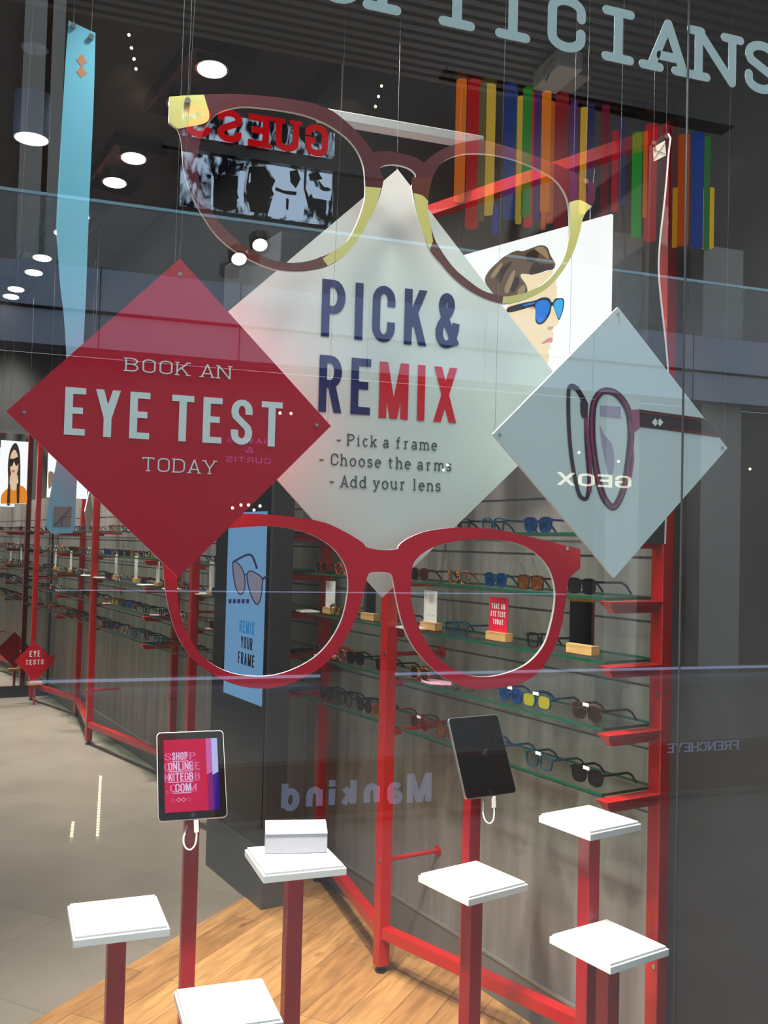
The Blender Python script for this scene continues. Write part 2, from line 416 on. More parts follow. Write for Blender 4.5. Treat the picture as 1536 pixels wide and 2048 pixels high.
def glyph_polys(ch, w, t, serif=0, round_=False, st=None):
    """polygons of one glyph of cap height 1; w = width of an average letter"""
    if ch not in GLYPH: return [], w * .55
    g = GLYPH[ch]; W = max(g[0] * w, t * 1.0)
    if round_ and ch in 'AN': W *= 1.16; serif *= .72
    if ch in 'Iil.': W = t if not serif else max(W, t)
    mx = lambda x: t / 2 + x * (W - t)
    my = lambda y: t / 2 + y * (1 - t)
    out = []
    for s in g[1]:
        if s[0] == 'L':
            x0, y0, x1, y1 = s[1:]
            if round_:
                out += ribbon([(mx(x0), my(y0)), (mx(x1), my(y1))], t, 'r', False); continue
            a, b = Vector((mx(x0), y0)), Vector((mx(x1), y1))
            d = b - a; hw = t / 2 * d.length / max(abs(d.y), 1e-4); hw = min(hw, t * .85)
            out.append([Vector((a.x - hw, a.y)), Vector((a.x + hw, a.y)), Vector((b.x + hw, b.y)), Vector((b.x - hw, b.y))])
        else:
            out += ribbon([(mx(x), my(y)) for x, y in s[1]], t, 'r' if (round_ and not s[3]) else s[2], s[3])
    if serif:
        st = st or t
        for q in g[2]:
            x, y = mx(q[0]), q[1]; k = q[2] if len(q) > 2 else 'c'
            yc = my(y) if round_ else (st / 2 if y == 0 else (1 - st / 2 if y == 1 else my(y) - st * 0))
            if k == 'v':
                out += ribbon([(x, my(1)), (x, my(1) - serif * .9)], st, 'r' if round_ else 'b', False)
            else:
                l = x - serif * (1 if k in 'cl' else .0); r = x + serif * (1 if k in 'cr' else .3)
                if k == 'r': l = x
                out += ribbon([(l, yc), (r, yc)], st, 'r' if round_ else 'b', False)
    return out, W
STYLE = {
 'cond': dict(w=.40, t=.135, gap=.17, sp=.22),
 'condlight': dict(w=.40, t=.10, gap=.12, sp=.22),
 'slab': dict(w=.72, t=.085, gap=.22, sp=.45, serif=.13, st=.07),
 'slabl': dict(w=.56, t=.085, gap=.17, sp=.36, serif=.11, st=.07),
 'typewriter': dict(w=.72, t=.17, gap=.2, sp=.5, serif=.24, st=.16, round_=True, mono=1.0),
 'heavy': dict(w=.74, t=.2, gap=.2, sp=.4, serif=.2, st=.12),
 'wide': dict(w=.8, t=.17, gap=.16, sp=.4),
 'thin': dict(w=.8, t=.1, gap=.3, sp=.4),
 'bold': dict(w=.62, t=.2, gap=.14, sp=.3),
 'roman': dict(w=.66, t=.12, gap=.14, sp=.3, serif=.14, st=.05),
}
def layout(text, style):
    S = STYLE[style]; x = 0; out = []
    for i, ch in enumerate(text):
        if S.get('mono'):
            ps, W = glyph_polys(ch, S['w'], S['t'], S.get('serif', 0), S.get('round_', False), S.get('st'))
            off = x + S['mono'] / 2 - W / 2
            out += [[Vector((p[0] + off, p[1])) for p in q] for q in ps]; x += S['mono']; continue
        if ch == ' ': x += S['sp']; continue
        ps, W = glyph_polys(ch, S['w'], S['t'], S.get('serif', 0), S.get('round_', False), S.get('st'))
        pad = S.get('serif', 0) * .55 if ch in 'Iirlft' else 0
        out += [[Vector((p[0] + x + pad, p[1])) for p in q] for q in ps]
        x += W + 2 * pad + S['gap']
    return out, x - S['gap']
def lettering(mb, text, style, origin, u, v, n, width, height, th=.0008, mi=0):
    """write text from origin (left end of the baseline), u along, v up, n towards the reader"""
    polys, W = layout(text, style)
    sx = width / W; origin, u, v, n = Vector(origin), Vector(u), Vector(v), Vector(n)
    for q in polys:
        pts = [origin + u * (p.x * sx) + v * (p.y * height) for p in q]
        k = len(pts); o = len(mb.v)
        lift = th + (len(mb.f) % 11) * 1.5e-5
        mb.v += [p + n * lift for p in pts] + pts
        mb.f.append([o + i for i in range(k)]); mb.mi.append(mi)
        for i in range(k):
            j = (i + 1) % k
            mb.f.append([o + i, o + k + i, o + k + j, o + j]); mb.mi.append(mi)
    return mb

UX, UY, UZ = Vector((1, 0, 0)), Vector((0, 1, 0)), Vector((0, 0, 1))
def text_on_y(mb, text, style, bl, br, tl, y, th=.0008):
    """lettering that faces the window: baseline ends and height read off in the photo"""
    a, b, c = at_y(bl[0], bl[1], y), at_y(br[0], br[1], y), at_y(tl[0], tl[1], y)
    return lettering(mb, text, style, a, UX, UZ, -UY, (b - a).x, (c - a).z, th)
# ------------------------------------------------------------------ layout of the shop
GLASS_Y = 1.70
WDIR = Vector((AX.dot(_w), AY.dot(_w), 0)).normalized()      # along the shelf wall, away from the window
WN = Vector((-WDIR.y, WDIR.x, 0))                            # out of the shelf wall, into the shop
P0 = WN * -2.154
def wl(s, o=0.0, z=0.0): return P0 + WDIR * s + WN * o + UZ * z
def on_wall(px, py, o=0.0):
    p = at_plane(px, py, P0 + WN * o, WN); return p
def s_of(p): return (p - P0).dot(WDIR)
CEIL = 4.0
WALL_END = 9.95
S_GLASS = (GLASS_Y + .03 - P0.y) / WDIR.y
WAX = (WDIR, WN, UZ)

# ---- materials
M_wall = mat('grey_slatwall', rgb(124, 121, 117), .55, noise=.28, nscale=3.0, stretch=(5, 5, .45))
M_wallgroove = mat('slat_groove_grey', rgb(112, 109, 104), .7)
M_dark = mat('charcoal_panel', rgb(32, 33, 34), .6, noise=.15, nscale=4)
M_upper = mat('unlit_upper_wall', rgb(32, 30, 28), .75, noise=.2, nscale=2)
M_ceil = mat('black_ceiling', rgb(32, 29, 27), .8, noise=.2, nscale=2)
M_soffit = mat('black_ribbed_soffit', rgb(36, 34, 33), .6)
M_trim = mat('grey_metal_trim', rgb(150, 152, 152), .35, .6)
M_red = mat('red_powder_coat', rgb(176, 16, 15), .32, coat=.25)
M_redstand = mat('dark_red_post', rgb(164, 20, 36), .35, coat=.2)
M_white = mat('white_lacquer', rgb(240, 240, 238), .35)
M_board = mat('white_painted_board', rgb(243, 243, 240), .45)
M_whiteacryl = mat('white_acrylic_edge', rgb(250, 248, 240), .3)
M_signwhite = mat('pale_sign_face', rgb(226, 238, 229), .32)
M_signsmall = mat('pale_blue_sign_face', rgb(216, 230, 230), .32)
M_signred = mat('crimson_sign_face', rgb(196, 5, 42), .3)
M_navy = mat('navy_print', rgb(18, 26, 88), .4)
M_redprint = mat('red_print', rgb(214, 24, 44), .4)
M_greyprint = mat('dark_grey_print', rgb(70, 78, 78), .5)
M_paleprint = mat('pale_print', rgb(232, 244, 242), .4)
M_letter = mat('pale_teal_lettering', rgb(200, 222, 222), .4)
M_cyan = mat('sky_blue_acrylic', rgb(124, 204, 228), .32)
M_orangeprint = mat('orange_print', rgb(206, 140, 104), .5)
M_greyhole = mat('grey_print', rgb(128, 134, 134), .5)
M_blackline = mat('thin_dark_line', rgb(60, 62, 64), .5)
M_maroon = mat('maroon_acrylic', rgb(84, 32, 38), .3)
M_brown = mat('brown_acrylic', rgb(98, 44, 30), .3)
M_yellow = mat('pale_yellow_acrylic', rgb(222, 214, 128), .35)
M_crimson = mat('crimson_acrylic', rgb(216, 12, 48), .3)
M_darkarm = mat('dark_brown_acrylic', rgb(44, 38, 35), .4)
M_cream = mat('cream_print', rgb(220, 210, 190), .5)
M_steel = mat('brushed_steel', rgb(190, 190, 192), .28, 1.0)
M_wire = mat('fine_steel_wire', rgb(84, 84, 86), .6, .2)
M_black = mat('black_plastic', rgb(16, 16, 18), .3)
M_tabglass = mat('black_tablet_glass', rgb(6, 6, 8), .06)
M_alu = mat('tablet_aluminium', rgb(200, 202, 204), .3, .9)
M_cable = mat('white_cable', rgb(236, 236, 232), .4)
M_oakblock = mat('pale_oak_block', rgb(206, 164, 104), .5, noise=.18, nscale=8, stretch=(1, 1, 8))
M_card = mat('white_card', rgb(238, 238, 236), .55)
M_cardred = mat('red_card', rgb(222, 20, 60), .5)
M_shelf = clear_mat('green_tinted_shelf_glass', (.93, .97, .95, 1), .08)
M_shelfedge = mat('green_glass_edge', rgb(20, 80, 60), .15)
M_mirror = mat('mirror', (.9, .9, .9, 1), .02, 1.0)
M_kiosk = mat('graphite_kiosk', rgb(62, 66, 72), .35, .2)
M_kioskdark = mat('black_kiosk_glass', rgb(20, 21, 24), .12)
M_kioskbase = mat('grey_kiosk_plinth', rgb(84, 88, 90), .4, .2)
M_screen = glow('blue_screen_glow', rgb(120, 170, 215), .72)
M_light = glow('lamp_glow', (1, .96, .9, 1), 18)
M_pendglow = glow('warm_lamp_glow', (1, .82, .6, 1), 4)
M_pend = mat('slate_blue_enamel', rgb(92, 116, 164), .4)
M_glasspane = glass_pane_mat()

jx = at_y(1362, 1100, GLASS_Y)
u = MB(); u.box((jx.x, GLASS_Y, 1.5), .002, .005, 3.0); struct(u.obj('trim_4', mat('clear_silicone_joint', rgb(62, 63, 63), .7)))
# ---- floors
fl = MB()
def poly_floor(name, pts, z, m):
    mb = MB(); mb.plate([Vector((x, y, z)) for x, y in pts], UZ, .05)
    return mb.obj(name, m)
wpt = wl(S_GLASS, -.05)
floor_o = struct(poly_floor('floor', [(-7, GLASS_Y), (wpt.x, wpt.y), (wl(WALL_END + .3, -.05).x, wl(WALL_END + .3, -.05).y), (-9, wl(WALL_END, 8).y)], 0,
        tile_floor_mat('warm_grey_shop_tile', rgb(134, 125, 113), rgb(128, 119, 108), rgb(106, 99, 90), 1.2, .6)))
# oak planks: everything in front of a 46 degree line
e0 = at_z(60, 2048, 0); ed = (at_z(490, 1795, 0) - e0).normalized()
tw = (wl(0, -.02) - e0); nrm2 = Vector((-ed.y, ed.x, 0))
A_ = e0 + ed * ((GLASS_Y - e0.y) / ed.y)
k = ((wl(0, -.02) - e0).dot(WN)) / ed.dot(WN); B_ = e0 + ed * k
wood = MB(); wood.plate([(A_.x, A_.y, .004), (wl(S_GLASS, -.02).x, GLASS_Y, .004), (B_.x, B_.y, .004)], UZ, .004)
wood_o = wood.obj('floor_oak', wood_floor_mat()); struct(wood_o)

# ---- shelf wall: slat boards with grooves, its unlit upper part painted darker
wm = MB()
grooves = [.83, 1.015, 1.2, 1.39, 1.58, 1.77]
zs = [.15] + grooves + [2.0]
def wall_slab(mb, s0, s1, z0, z1, o0=-.06, o1=0.0, mi=0):
    mb.box((wl((s0 + s1) / 2, (o0 + o1) / 2, (z0 + z1) / 2)), s1 - s0, o1 - o0, z1 - z0, WAX, mi)
S0 = 1.925
for z0, z1 in zip(zs[:-1], zs[1:]):
    wall_slab(wm, S0, WALL_END, z0 + (.004 if z0 > .2 else 0), z1 - (.004 if z1 < 1.99 else 0))
wall_slab(wm, S0, WALL_END, .15, 2.0, -.08, -.007, 1)
wall_right = struct(wm.obj('wall_right', [M_wall, M_wallgroove]))
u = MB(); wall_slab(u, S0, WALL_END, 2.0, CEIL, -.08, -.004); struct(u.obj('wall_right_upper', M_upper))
u = MB(); wall_slab(u, S_GLASS, S0, 0, CEIL, -.08, .004); struct(u.obj('wall_right_end', M_dark))
u = MB(); wall_slab(u, S0, WALL_END, 0, .146, -.08, .006); wall_slab(u, S0, WALL_END, .14, .15, 0, .009, 1)
struct(u.obj('baseboard_right', [mat('grey_skirting', rgb(104, 102, 99), .5), M_trim]))
# back wall, faced with a mirror over a dark plinth
u = MB(); u.box(wl(WALL_END + .1, 3.4, CEIL / 2), .12, 7.2, CEIL, WAX); struct(u.obj('wall_back', M_dark))
u = MB(); u.box(wl(WALL_END + .02, 3.4, .055), .06, 7.0, .11, WAX); struct(u.obj('baseboard_back', M_black))
mir = MB(); mir.box(wl(WALL_END + .025, 1.5, 1.36), .03, 2.96, 2.5, WAX)
tag(mir.obj('wall_mirror', M_mirror), 'large frameless mirror covering the back wall beside the shelf corner', 'mirror')
u = MB(); u.box((-7.1, 6, CEIL / 2), .2, 9.2, CEIL); struct(u.obj('wall_left', M_dark))
u = MB(); u.plate([(-7.2, 2.55, CEIL), (wl(2.1, -.1).x, 2.55, CEIL), (wl(WALL_END + .3, -.1).x, wl(WALL_END + .3, -.1).y, CEIL), (-9, wl(WALL_END + .2, 9).y, CEIL)], -UZ, .06)
struct(u.obj('ceiling', M_ceil))
# ribbed soffit over the window display
u = MB()
wx = wl(2.14, 0).x + .3
u.box(((-7 + wx) / 2, (GLASS_Y + 2.55) / 2 + .02, 3.5), wx + 7, 2.55 - GLASS_Y - .06, 1.08)
for i in range(20):
    u.box(((-7 + wx) / 2, GLASS_Y + .07 + i * .04, 2.955), wx + 7, .022, .014)
struct(u.obj('ceiling_soffit', M_soffit))
lsm = mat('white_metal_strip', rgb(205, 212, 216), .4, emit=.18)
la, lb = at_y(636, 224, 3.05), at_y(962, 292, 3.05)
ls = thing('ceiling_light_strip', 'slim white light strip hung high in the shop behind the top spectacles', 'ceiling light', ((la.x + lb.x) / 2, 3.05, la.z))
u = MB(); u.box(((la.x + lb.x) / 2, 3.05, (la.z + lb.z) / 2), lb.x - la.x, .05, .034); u.obj('housing', lsm, ls, True, bevel=.003)
for xx in (la.x + .08, lb.x - .08):
    u = MB(); u.cyl((xx, 3.05, la.z + .015), (xx, 3.05, CEIL), .001, 5); u.obj('suspension_wire', M_wire, ls, True)

# ---- the window pane: one thick sheet, reflecting on its outer face
gp = MB(); gx = wl(S_GLASS, 0).x
gp.add([(-7, GLASS_Y, 0), (gx, GLASS_Y, 0), (gx, GLASS_Y, 3.0), (-7, GLASS_Y, 3.0)], [(0, 1, 2, 3)])
win = struct(gp.obj('window_1', M_glasspane))
u = MB(); u.box(((-7 + gx) / 2, GLASS_Y, 3.45), gx + 7, .06, .9); u.box(((-7 + gx) / 2, GLASS_Y, .02), gx + 7, .05, .04)
struct(u.obj('trim_1', M_dark))

# ------------------------------------------------------------------ red zigzag display frames
POSTS = dict(R=(1.94, .02), m=(3.07, .25), w2=(4.03, .02), b=(5.24, .23), w3=(6.15, .02), l=(7.49, .22), w4=(8.7, .02), f=(9.72, .21))
SHELF_Z = [.918, 1.10, 1.287, 1.467, 1.65]
def zig_frame(name, label, names, joints):
    t = thing(name, label, 'display frame', wl(POSTS[names[0]][0], POSTS[names[0]][1], 0))
    for nme in names:
        s, o = POSTS[nme]; out = o > .1
        p = MB(); p.box(wl(s, o, .03 + (2.86 - .03) / 2), .046, .046, 2.83, WAX); po = p.obj('post', M_red, t, True, bevel=.002)
        ft = MB(); ft.cyl(wl(s, o, .012), wl(s, o, .034), .009, 10); ft.cyl(wl(s, o, 0), wl(s, o, .012), .021, 16); ft.obj('levelling_foot', M_black, po, True)
        for z in SHELF_Z:
            br = MB(); zt = z - .009
            if out:
                br.box(wl(s, o / 2, zt - .008), .024, o - .03, .014, WAX)
                br.box(wl(s, o - .04, zt - .02), .008, .05, .02, WAX)
            else:
                # angle section: ledge, upright and a mitred tip
                a, b = wl(s - .012, .03, zt), wl(s - .012, .255, zt)
                cs_ = [(-.024, -.001), (-.020, -.012), (-.014, -.014), (-.012, -.034), (.012, -.034), (.014, -.014), (.020, -.012), (.024, -.001)]
                f0 = [wl(s + d_, .25 + z_ * .8, zt + z_) for d_, z_ in cs_]; f1 = [wl(s + d_, .03, zt + z_) for d_, z_ in cs_]
                br.v += f0 + f1; k_ = len(cs_)
                br.f += [list(range(k_)), list(range(k_, 2 * k_))[::-1]] + [[i_, i_ + k_, (i_ + 1) % k_ + k_, (i_ + 1) % k_] for i_ in range(k_)]; br.mi += [0] * (k_ + 2)
            br.obj('shelf_bracket', M_red, t, True, bevel=.0012)
        if out:
            for z in (1.185, .415):
                rd = MB(); rd.cyl(wl(s + .0, o - .02, z), wl(s, .004, z), .0085, 10)
                rd.cyl(wl(s, .004, z), wl(s, .0, z), .021, 16); rd.cyl(wl(s, o - .023, z), wl(s, o - .03, z), .018, 14)
                rd.obj('tie_rod', M_red, t, True, smooth=False)
        for z in (1.19, .42) if out else (2.25, 1.19, .42):
            bo = MB(); bo.cyl(wl(s - .012, o + .0225, z), wl(s - .012, o + .027, z), .007, 10); bo.obj('bolt', M_steel, po, True)
    for a, b in joints:
        (s0, o0), (s1, o1) = POSTS[a], POSTS[b]
        for z in (2.838, .155):
            rl = MB(); d = (wl(s1, o1) - wl(s0, o0)).normalized()
            rl.bar(wl(s0, o0, z) + d * .02, wl(s1, o1, z) - d * .02, .042, .042); rl.obj('rail', M_red, t, True, bevel=.002)
    return t
zig_frame('shelf_rack', 'red steel zigzag rack of posts and rails carrying the glass shelves along the wall', list(POSTS), list(zip(list(POSTS)[:-1], list(POSTS)[1:])))

# ------------------------------------------------------------------ glass shelves
LEVEL = ['lowest', 'second lowest', 'middle', 'second highest', 'top']
BAYS = [(1.966, 4.004, 'right beside the window'), (4.056, 6.124, 'just behind the grey screen column'), (6.176, 8.674, 'between the two rear wall posts'), (8.726, 9.92, 'in the far corner by the mirror')]
for s0, s1, where in BAYS:
    for z, lv in zip(SHELF_Z, LEVEL):
        g = MB(); g.box(wl((s0 + s1) / 2, .116, z - .004), s1 - s0, .212, .008, WAX)
        o = g.obj('glass_shelf', [M_shelf, M_shelfedge])
        for p in o.data.polygons:
            if abs(p.normal.dot(WN)) > .9 or abs(p.normal.dot(WDIR)) > .9: p.material_index = 1
        tag(o, f'{lv} green edged glass shelf of the bay {where}', 'shelf', 'glass shelves on the slat wall')

# ------------------------------------------------------------------ eyewear
FR = {
 'black': mat('black_acetate', rgb(20, 20, 22), .22), 'brown': tortoise_mat('dark_tortoise_acetate', rgb(36, 20, 12), rgb(92, 52, 24)),
 'tort': tortoise_mat('amber_tortoise_acetate', rgb(70, 40, 18), rgb(188, 130, 60)), 'orange': tortoise_mat('orange_tortoise_acetate', rgb(110, 46, 16), rgb(196, 92, 34)),
 'teal': mat('teal_acetate', rgb(22, 66, 84), .22), 'blue': mat('blue_acetate', rgb(28, 50, 100), .22), 'grey': mat('clear_grey_acetate', rgb(150, 150, 146), .2),
 'gold': mat('gold_metal', rgb(190, 160, 100), .25, 1.0), 'plum': mat('plum_acetate', rgb(86, 30, 62), .22), 'red': tortoise_mat('red_tortoise_acetate', rgb(60, 14, 10), rgb(150, 44, 20)),
}
LE = {
 'clear': clear_mat('clear_lens', (.94, .95, .95, 1), .08), 'dark': mat('dark_lens', rgb(26, 24, 26), .08), 'brownl': mat('brown_lens', rgb(40, 29, 22), .08),
 'bluem': mat('blue_mirror_lens', rgb(24, 92, 160), .08, .75, noise=.9, nscale=70), 'amber': mat('amber_lens', rgb(104, 62, 22), .08, .3, noise=.5, nscale=60), 'yellow': mat('yellow_lens', rgb(150, 142, 30), .1),  # noise on the blue lens stands in for mirrored reflections
 'rose': clear_mat('rose_lens', (.78, .45, .2, 1), .1),
}
M_tag = mat('white_price_tag', rgb(226, 226, 226), .5)
def lens_outline(kind, sx, grow=0.0, n=26):
    w, h = .0255 + grow, .021 + grow; pts = []
    for i in range(n):
        a = 2 * PI * i / n; c, s = math.cos(a), math.sin(a)
        if kind == 'round': e, w_, h_ = 1.0, w * .93, h * 1.08
        elif kind == 'square': e, w_, h_ = .55, w, h * .97
        else: e, w_, h_ = .68, w, h
        x = w_ * math.copysign(abs(c) ** e, c); z = h_ * math.copysign(abs(s) ** e, s)
        if kind != 'round':
            x *= 1 - .10 * (-z / h_ if z < 0 else 0)             # narrower below
        if kind == 'way' and z > 0: x *= 1.03; z += .0016 * (x / w_) * sx   # lifted outer corner
        pts.append(Vector((sx * .0335 + x, 0, .0245 + z)))
    return pts
def eyewear_shapes(kind):
    rim, lens, temples = MB(), [], []
    for sx in (-1, 1):
        inner = lens_outline(kind, sx); outer = lens_outline(kind, sx, .0036)
        rim.plate(outer, (0, -1, 0), .0045, [inner])
        l = MB(); l.plate([p + Vector((0, .0015, 0)) for p in lens_outline(kind, sx, .0004)], (0, -1, 0), .0014); lens.append(l)
        rim.box((sx * .0645, .003, .0385), .0075, .006, .008)
        t = MB(); x = sx * .0675
        t.bar((x, .002, .0385), (x, .098, .0375), .0032, .0068)
        t.bar((x, .096, .0378), (x - sx * .002, .118, .027), .003, .0064); t.bar((x - sx * .002, .116, .0285), (x - sx * .004, .138, .0035), .003, .006)
        temples.append(t)
    rim.box((0, .0022, .0325), .020, .0045, .0058)
    for sx in (-1, 1): rim.box((sx * .0075, .004, .022), .0025, .006, .010)
    return rim, lens, temples
TH = math.atan2(WN.x, -WN.y)      # turns a pair of glasses to face the shop
_meshcache = {}
def pair_of_glasses(label, kind, fr, le, s, z, o=.185, yaw=0.0, price=False, group=None, name=None):
    sun = le not in ('clear',)
    t = thing(name or ('sunglasses' if sun else 'spectacles'), label, 'sunglasses' if sun else 'glasses', wl(s, o, z + .0005), TH + yaw, group)
    key = (kind, fr, le)
    if key not in _meshcache:
        rim, lens, tem = eyewear_shapes(kind)
        a = [rim.obj('front_frame', FR[fr], t)] + [l.obj('lens', LE[le], t) for l in lens] + [x.obj('temple', FR[fr], t) for x in tem]
        _meshcache[key] = a
    else:
        for src in _meshcache[key]:
            c = src.copy(); COL.objects.link(c); c.parent = t
    if price:
        g = MB(); g.box((0, -.0015, .047), .026, .0012, .010); q = g.obj('price_tag', M_tag, t); q['label'] = 'white price tag'
    return t
_joined = {}
def small_pair(label, kind, fr, le, s, z, o, yaw, group):
    key = (kind, fr, le)
    if key not in _joined:
        rim, lens, tem = eyewear_shapes(kind); mb = MB()
        for part, i in [(rim, 0)] + [(l, 1) for l in lens] + [(x, 0) for x in tem]:
            mb.add(part.v, part.f, i)
        _joined[key] = mb.obj('glasses_source', [FR[fr], LE[le]]).data
        src = [o_ for o_ in COL.objects if o_.data == _joined[key]][0]; bpy.data.objects.remove(src)
    sun = le != 'clear'
    ob = bpy.data.objects.new('sunglasses' if sun else 'spectacles', _joined[key]); COL.objects.link(ob)
    ob.location = wl(s, o, z + .0005); ob.rotation_euler = (0, 0, TH + yaw)
    return tag(ob, label, 'sunglasses' if sun else 'glasses', group)

# the pairs on the shelves beside the window: (x, y in the photo) of the lenses, shelf, look
G1 = 'glasses on the right-hand shelves'
NEAR = [
 (4, 918, 1050, 'square', 'black', 'clear', 0, 'black rimmed clear glasses on the top shelf just right of the red cut-out spectacles\' bridge'),
 (4, 985, 1048, 'square', 'teal', 'clear', 0, 'dark teal clear glasses on the top shelf left of the blue mirrored pair'),
 (4, 1075, 1050, 'way', 'blue', 'bluem', 0, 'blue mirrored sunglasses on the top shelf beside the pale diamond sign'),
 (3, 642, 1130, 'way', 'red', 'dark', 0, 'dark red sunglasses on the second highest shelf right beside the grey screen column'),
 (3, 684, 1134, 'round', 'orange', 'clear', 0, 'orange tortoiseshell round glasses on the second highest shelf seen through the left red lens opening'),
 (3, 735, 1140, 'way', 'black', 'dark', 0, 'black sunglasses on the second highest shelf half hidden behind the red cut-out bridge'),
 (3, 838, 1150, 'way', 'brown', 'dark', 0, 'tortoiseshell sunglasses leftmost in the right red lens opening, second highest shelf'),
 (3, 917, 1155, 'way', 'tort', 'clear', 0, 'speckled tortoiseshell clear glasses on the second highest shelf left of the blue mirrored sunglasses'),
 (3, 990, 1160, 'way', 'teal', 'bluem', 0, 'teal sunglasses with blue mirrored lenses on the second highest shelf'),
 (3, 1060, 1163, 'square', 'brown', 'amber', 0, 'square sunglasses with amber brown lenses on the second highest shelf'),
 (3, 1162, 1172, 'square', 'black', 'dark', 0, 'black sunglasses at the right end of the second highest shelf, below the pale diamond'),
 (2, 672, 1222, 'round', 'gold', 'clear', 0, 'thin gold rimmed glasses on the white papers of the middle shelf'),
 (2, 779, 1238, 'round', 'plum', 'dark', 0, 'dark round sunglasses on the middle shelf behind the front red post'),
 (2, 912, 1258, 'square', 'teal', 'clear', 0, 'teal clear glasses on the middle shelf left of the red eye test card'),
 (2, 1078, 1288, 'square', 'black', 'clear', 0, 'black clear glasses on the middle shelf right of the red eye test card'),
 (1, 640, 1297, 'square', 'plum', 'clear', 0, 'plum glasses on the second lowest shelf next to the grey screen column'),
 (1, 675, 1303, 'round', 'orange', 'clear', 0, 'orange tortoiseshell round glasses on the second lowest shelf'),
 (1, 710, 1312, 'way', 'black', 'dark', 0, 'black sunglasses on the second lowest shelf left of the front red post'),
 (1, 768, 1326, 'square', 'black', 'dark', 0, 'black sunglasses hidden behind the front red post on the second lowest shelf'),
 (1, 838, 1348, 'way', 'tort', 'brownl', 0, 'tortoiseshell sunglasses lying on a purple patterned cloth, second lowest shelf'),
 (1, 925, 1372, 'round', 'gold', 'clear', 0, 'fine wire rimmed round glasses on the second lowest shelf behind the red cut-out rim'),
 (1, 1020, 1385, 'way', 'blue', 'bluem', 1, 'blue mirrored sunglasses with a price tag on the second lowest shelf'),
 (1, 1072, 1402, 'square', 'teal', 'yellow', 1, 'teal framed sunglasses with yellow lenses on the second lowest shelf'),
 (1, 1172, 1424, 'way', 'brown', 'brownl', 1, 'dark brown sunglasses with a price tag at the right end of the second lowest shelf'),
 (0, 652, 1380, 'way', 'black', 'dark', 0, 'black sunglasses at the left end of the lowest shelf, next to the grey column'),
 (0, 690, 1393, 'square', 'black', 'clear', 0, 'black clear glasses on the lowest shelf two pairs left of the front red post'),
 (0, 728, 1405, 'round', 'black', 'dark', 0, 'round black sunglasses on the lowest shelf just left of the front red post'),
 (0, 762, 1420, 'square', 'orange', 'amber', 0, 'amber tinted sunglasses on the lowest shelf partly behind the front red post'),
 (0, 838, 1443, 'square', 'red', 'rose', 1, 'dark red sunglasses with orange lenses on the lowest shelf right of the front red post'),
 (0, 893, 1464, 'square', 'brown', 'amber', 0, 'brown sunglasses with amber lenses peeking out left of the black tablet'),
 (0, 985, 1492, 'way', 'blue', 'clear', 1, 'navy glasses with a price tag half hidden behind the black tablet'),
 (0, 1077, 1520, 'square', 'teal', 'clear', 1, 'teal clear glasses with a price tag on the lowest shelf right of the black tablet'),
 (0, 1173, 1552, 'way', 'black', 'dark', 1, 'black sunglasses with a price tag at the right end of the lowest shelf'),
]
for lv, px, py, kind, fr, le, price, label in NEAR:
    s = s_of(on_wall(px, py, .185))
    pair_of_glasses(label, kind, fr, le, s, SHELF_Z[lv], .185, random.uniform(-.08, .08), price, G1)

# the pairs further back, one by one along every shelf
G2 = 'glasses on the rear shelves'
ORD = ['first', 'second', 'third', 'fourth', 'fifth', 'sixth', 'seventh', 'eighth', 'ninth', 'tenth', 'eleventh', 'twelfth', 'thirteenth', 'fourteenth']
RB = [(4.60, 5.13, 'beside the grey column'), (5.33, 6.08, 'by the lit tablet'), (6.22, 7.38, 'right of the tall red post'), (7.60, 8.62, 'left of the tall red post'), (8.78, 9.62, 'by the far corner')]
looks = [('black', 'dark'), ('black', 'clear'), ('brown', 'dark'), ('tort', 'clear'), ('black', 'dark'), ('teal', 'clear'), ('brown', 'brownl'), ('blue', 'bluem'), ('plum', 'clear'), ('tort', 'amber'), ('grey', 'clear'), ('black', 'clear'), ('brown', 'yellow'), ('orange', 'clear'), ('black', 'dark')]
CN = dict(black='black', brown='tortoiseshell', tort='speckled', teal='teal', blue='blue', plum='plum', grey='grey', orange='orange')
LN = dict(dark='dark sunglasses', clear='clear glasses', brownl='brown sunglasses', bluem='blue mirrored sunglasses', amber='amber sunglasses', yellow='yellow lensed sunglasses')
STEP = [.165, .175, .24, .165, .175]
for bi, (s0, s1, where) in enumerate(RB):
    for lv, z in enumerate(SHELF_Z):
        n = int((s1 - s0) / STEP[lv]); n = max(n, 2)
        for i in range(n):
            s = s0 + (i + .5) * (s1 - s0) / n + random.uniform(-.012, .012)
            fr, le = random.choice(looks); kind = random.choice(['way', 'square', 'way', 'round'])
            small_pair(f'{CN[fr]} {LN[le]}, {ORD[n - 1 - i]} from left, {LEVEL[lv]} shelf, {where}', kind, fr, le, s, z, .17 + random.uniform(-.02, .02), random.uniform(-.15, .15), G2)

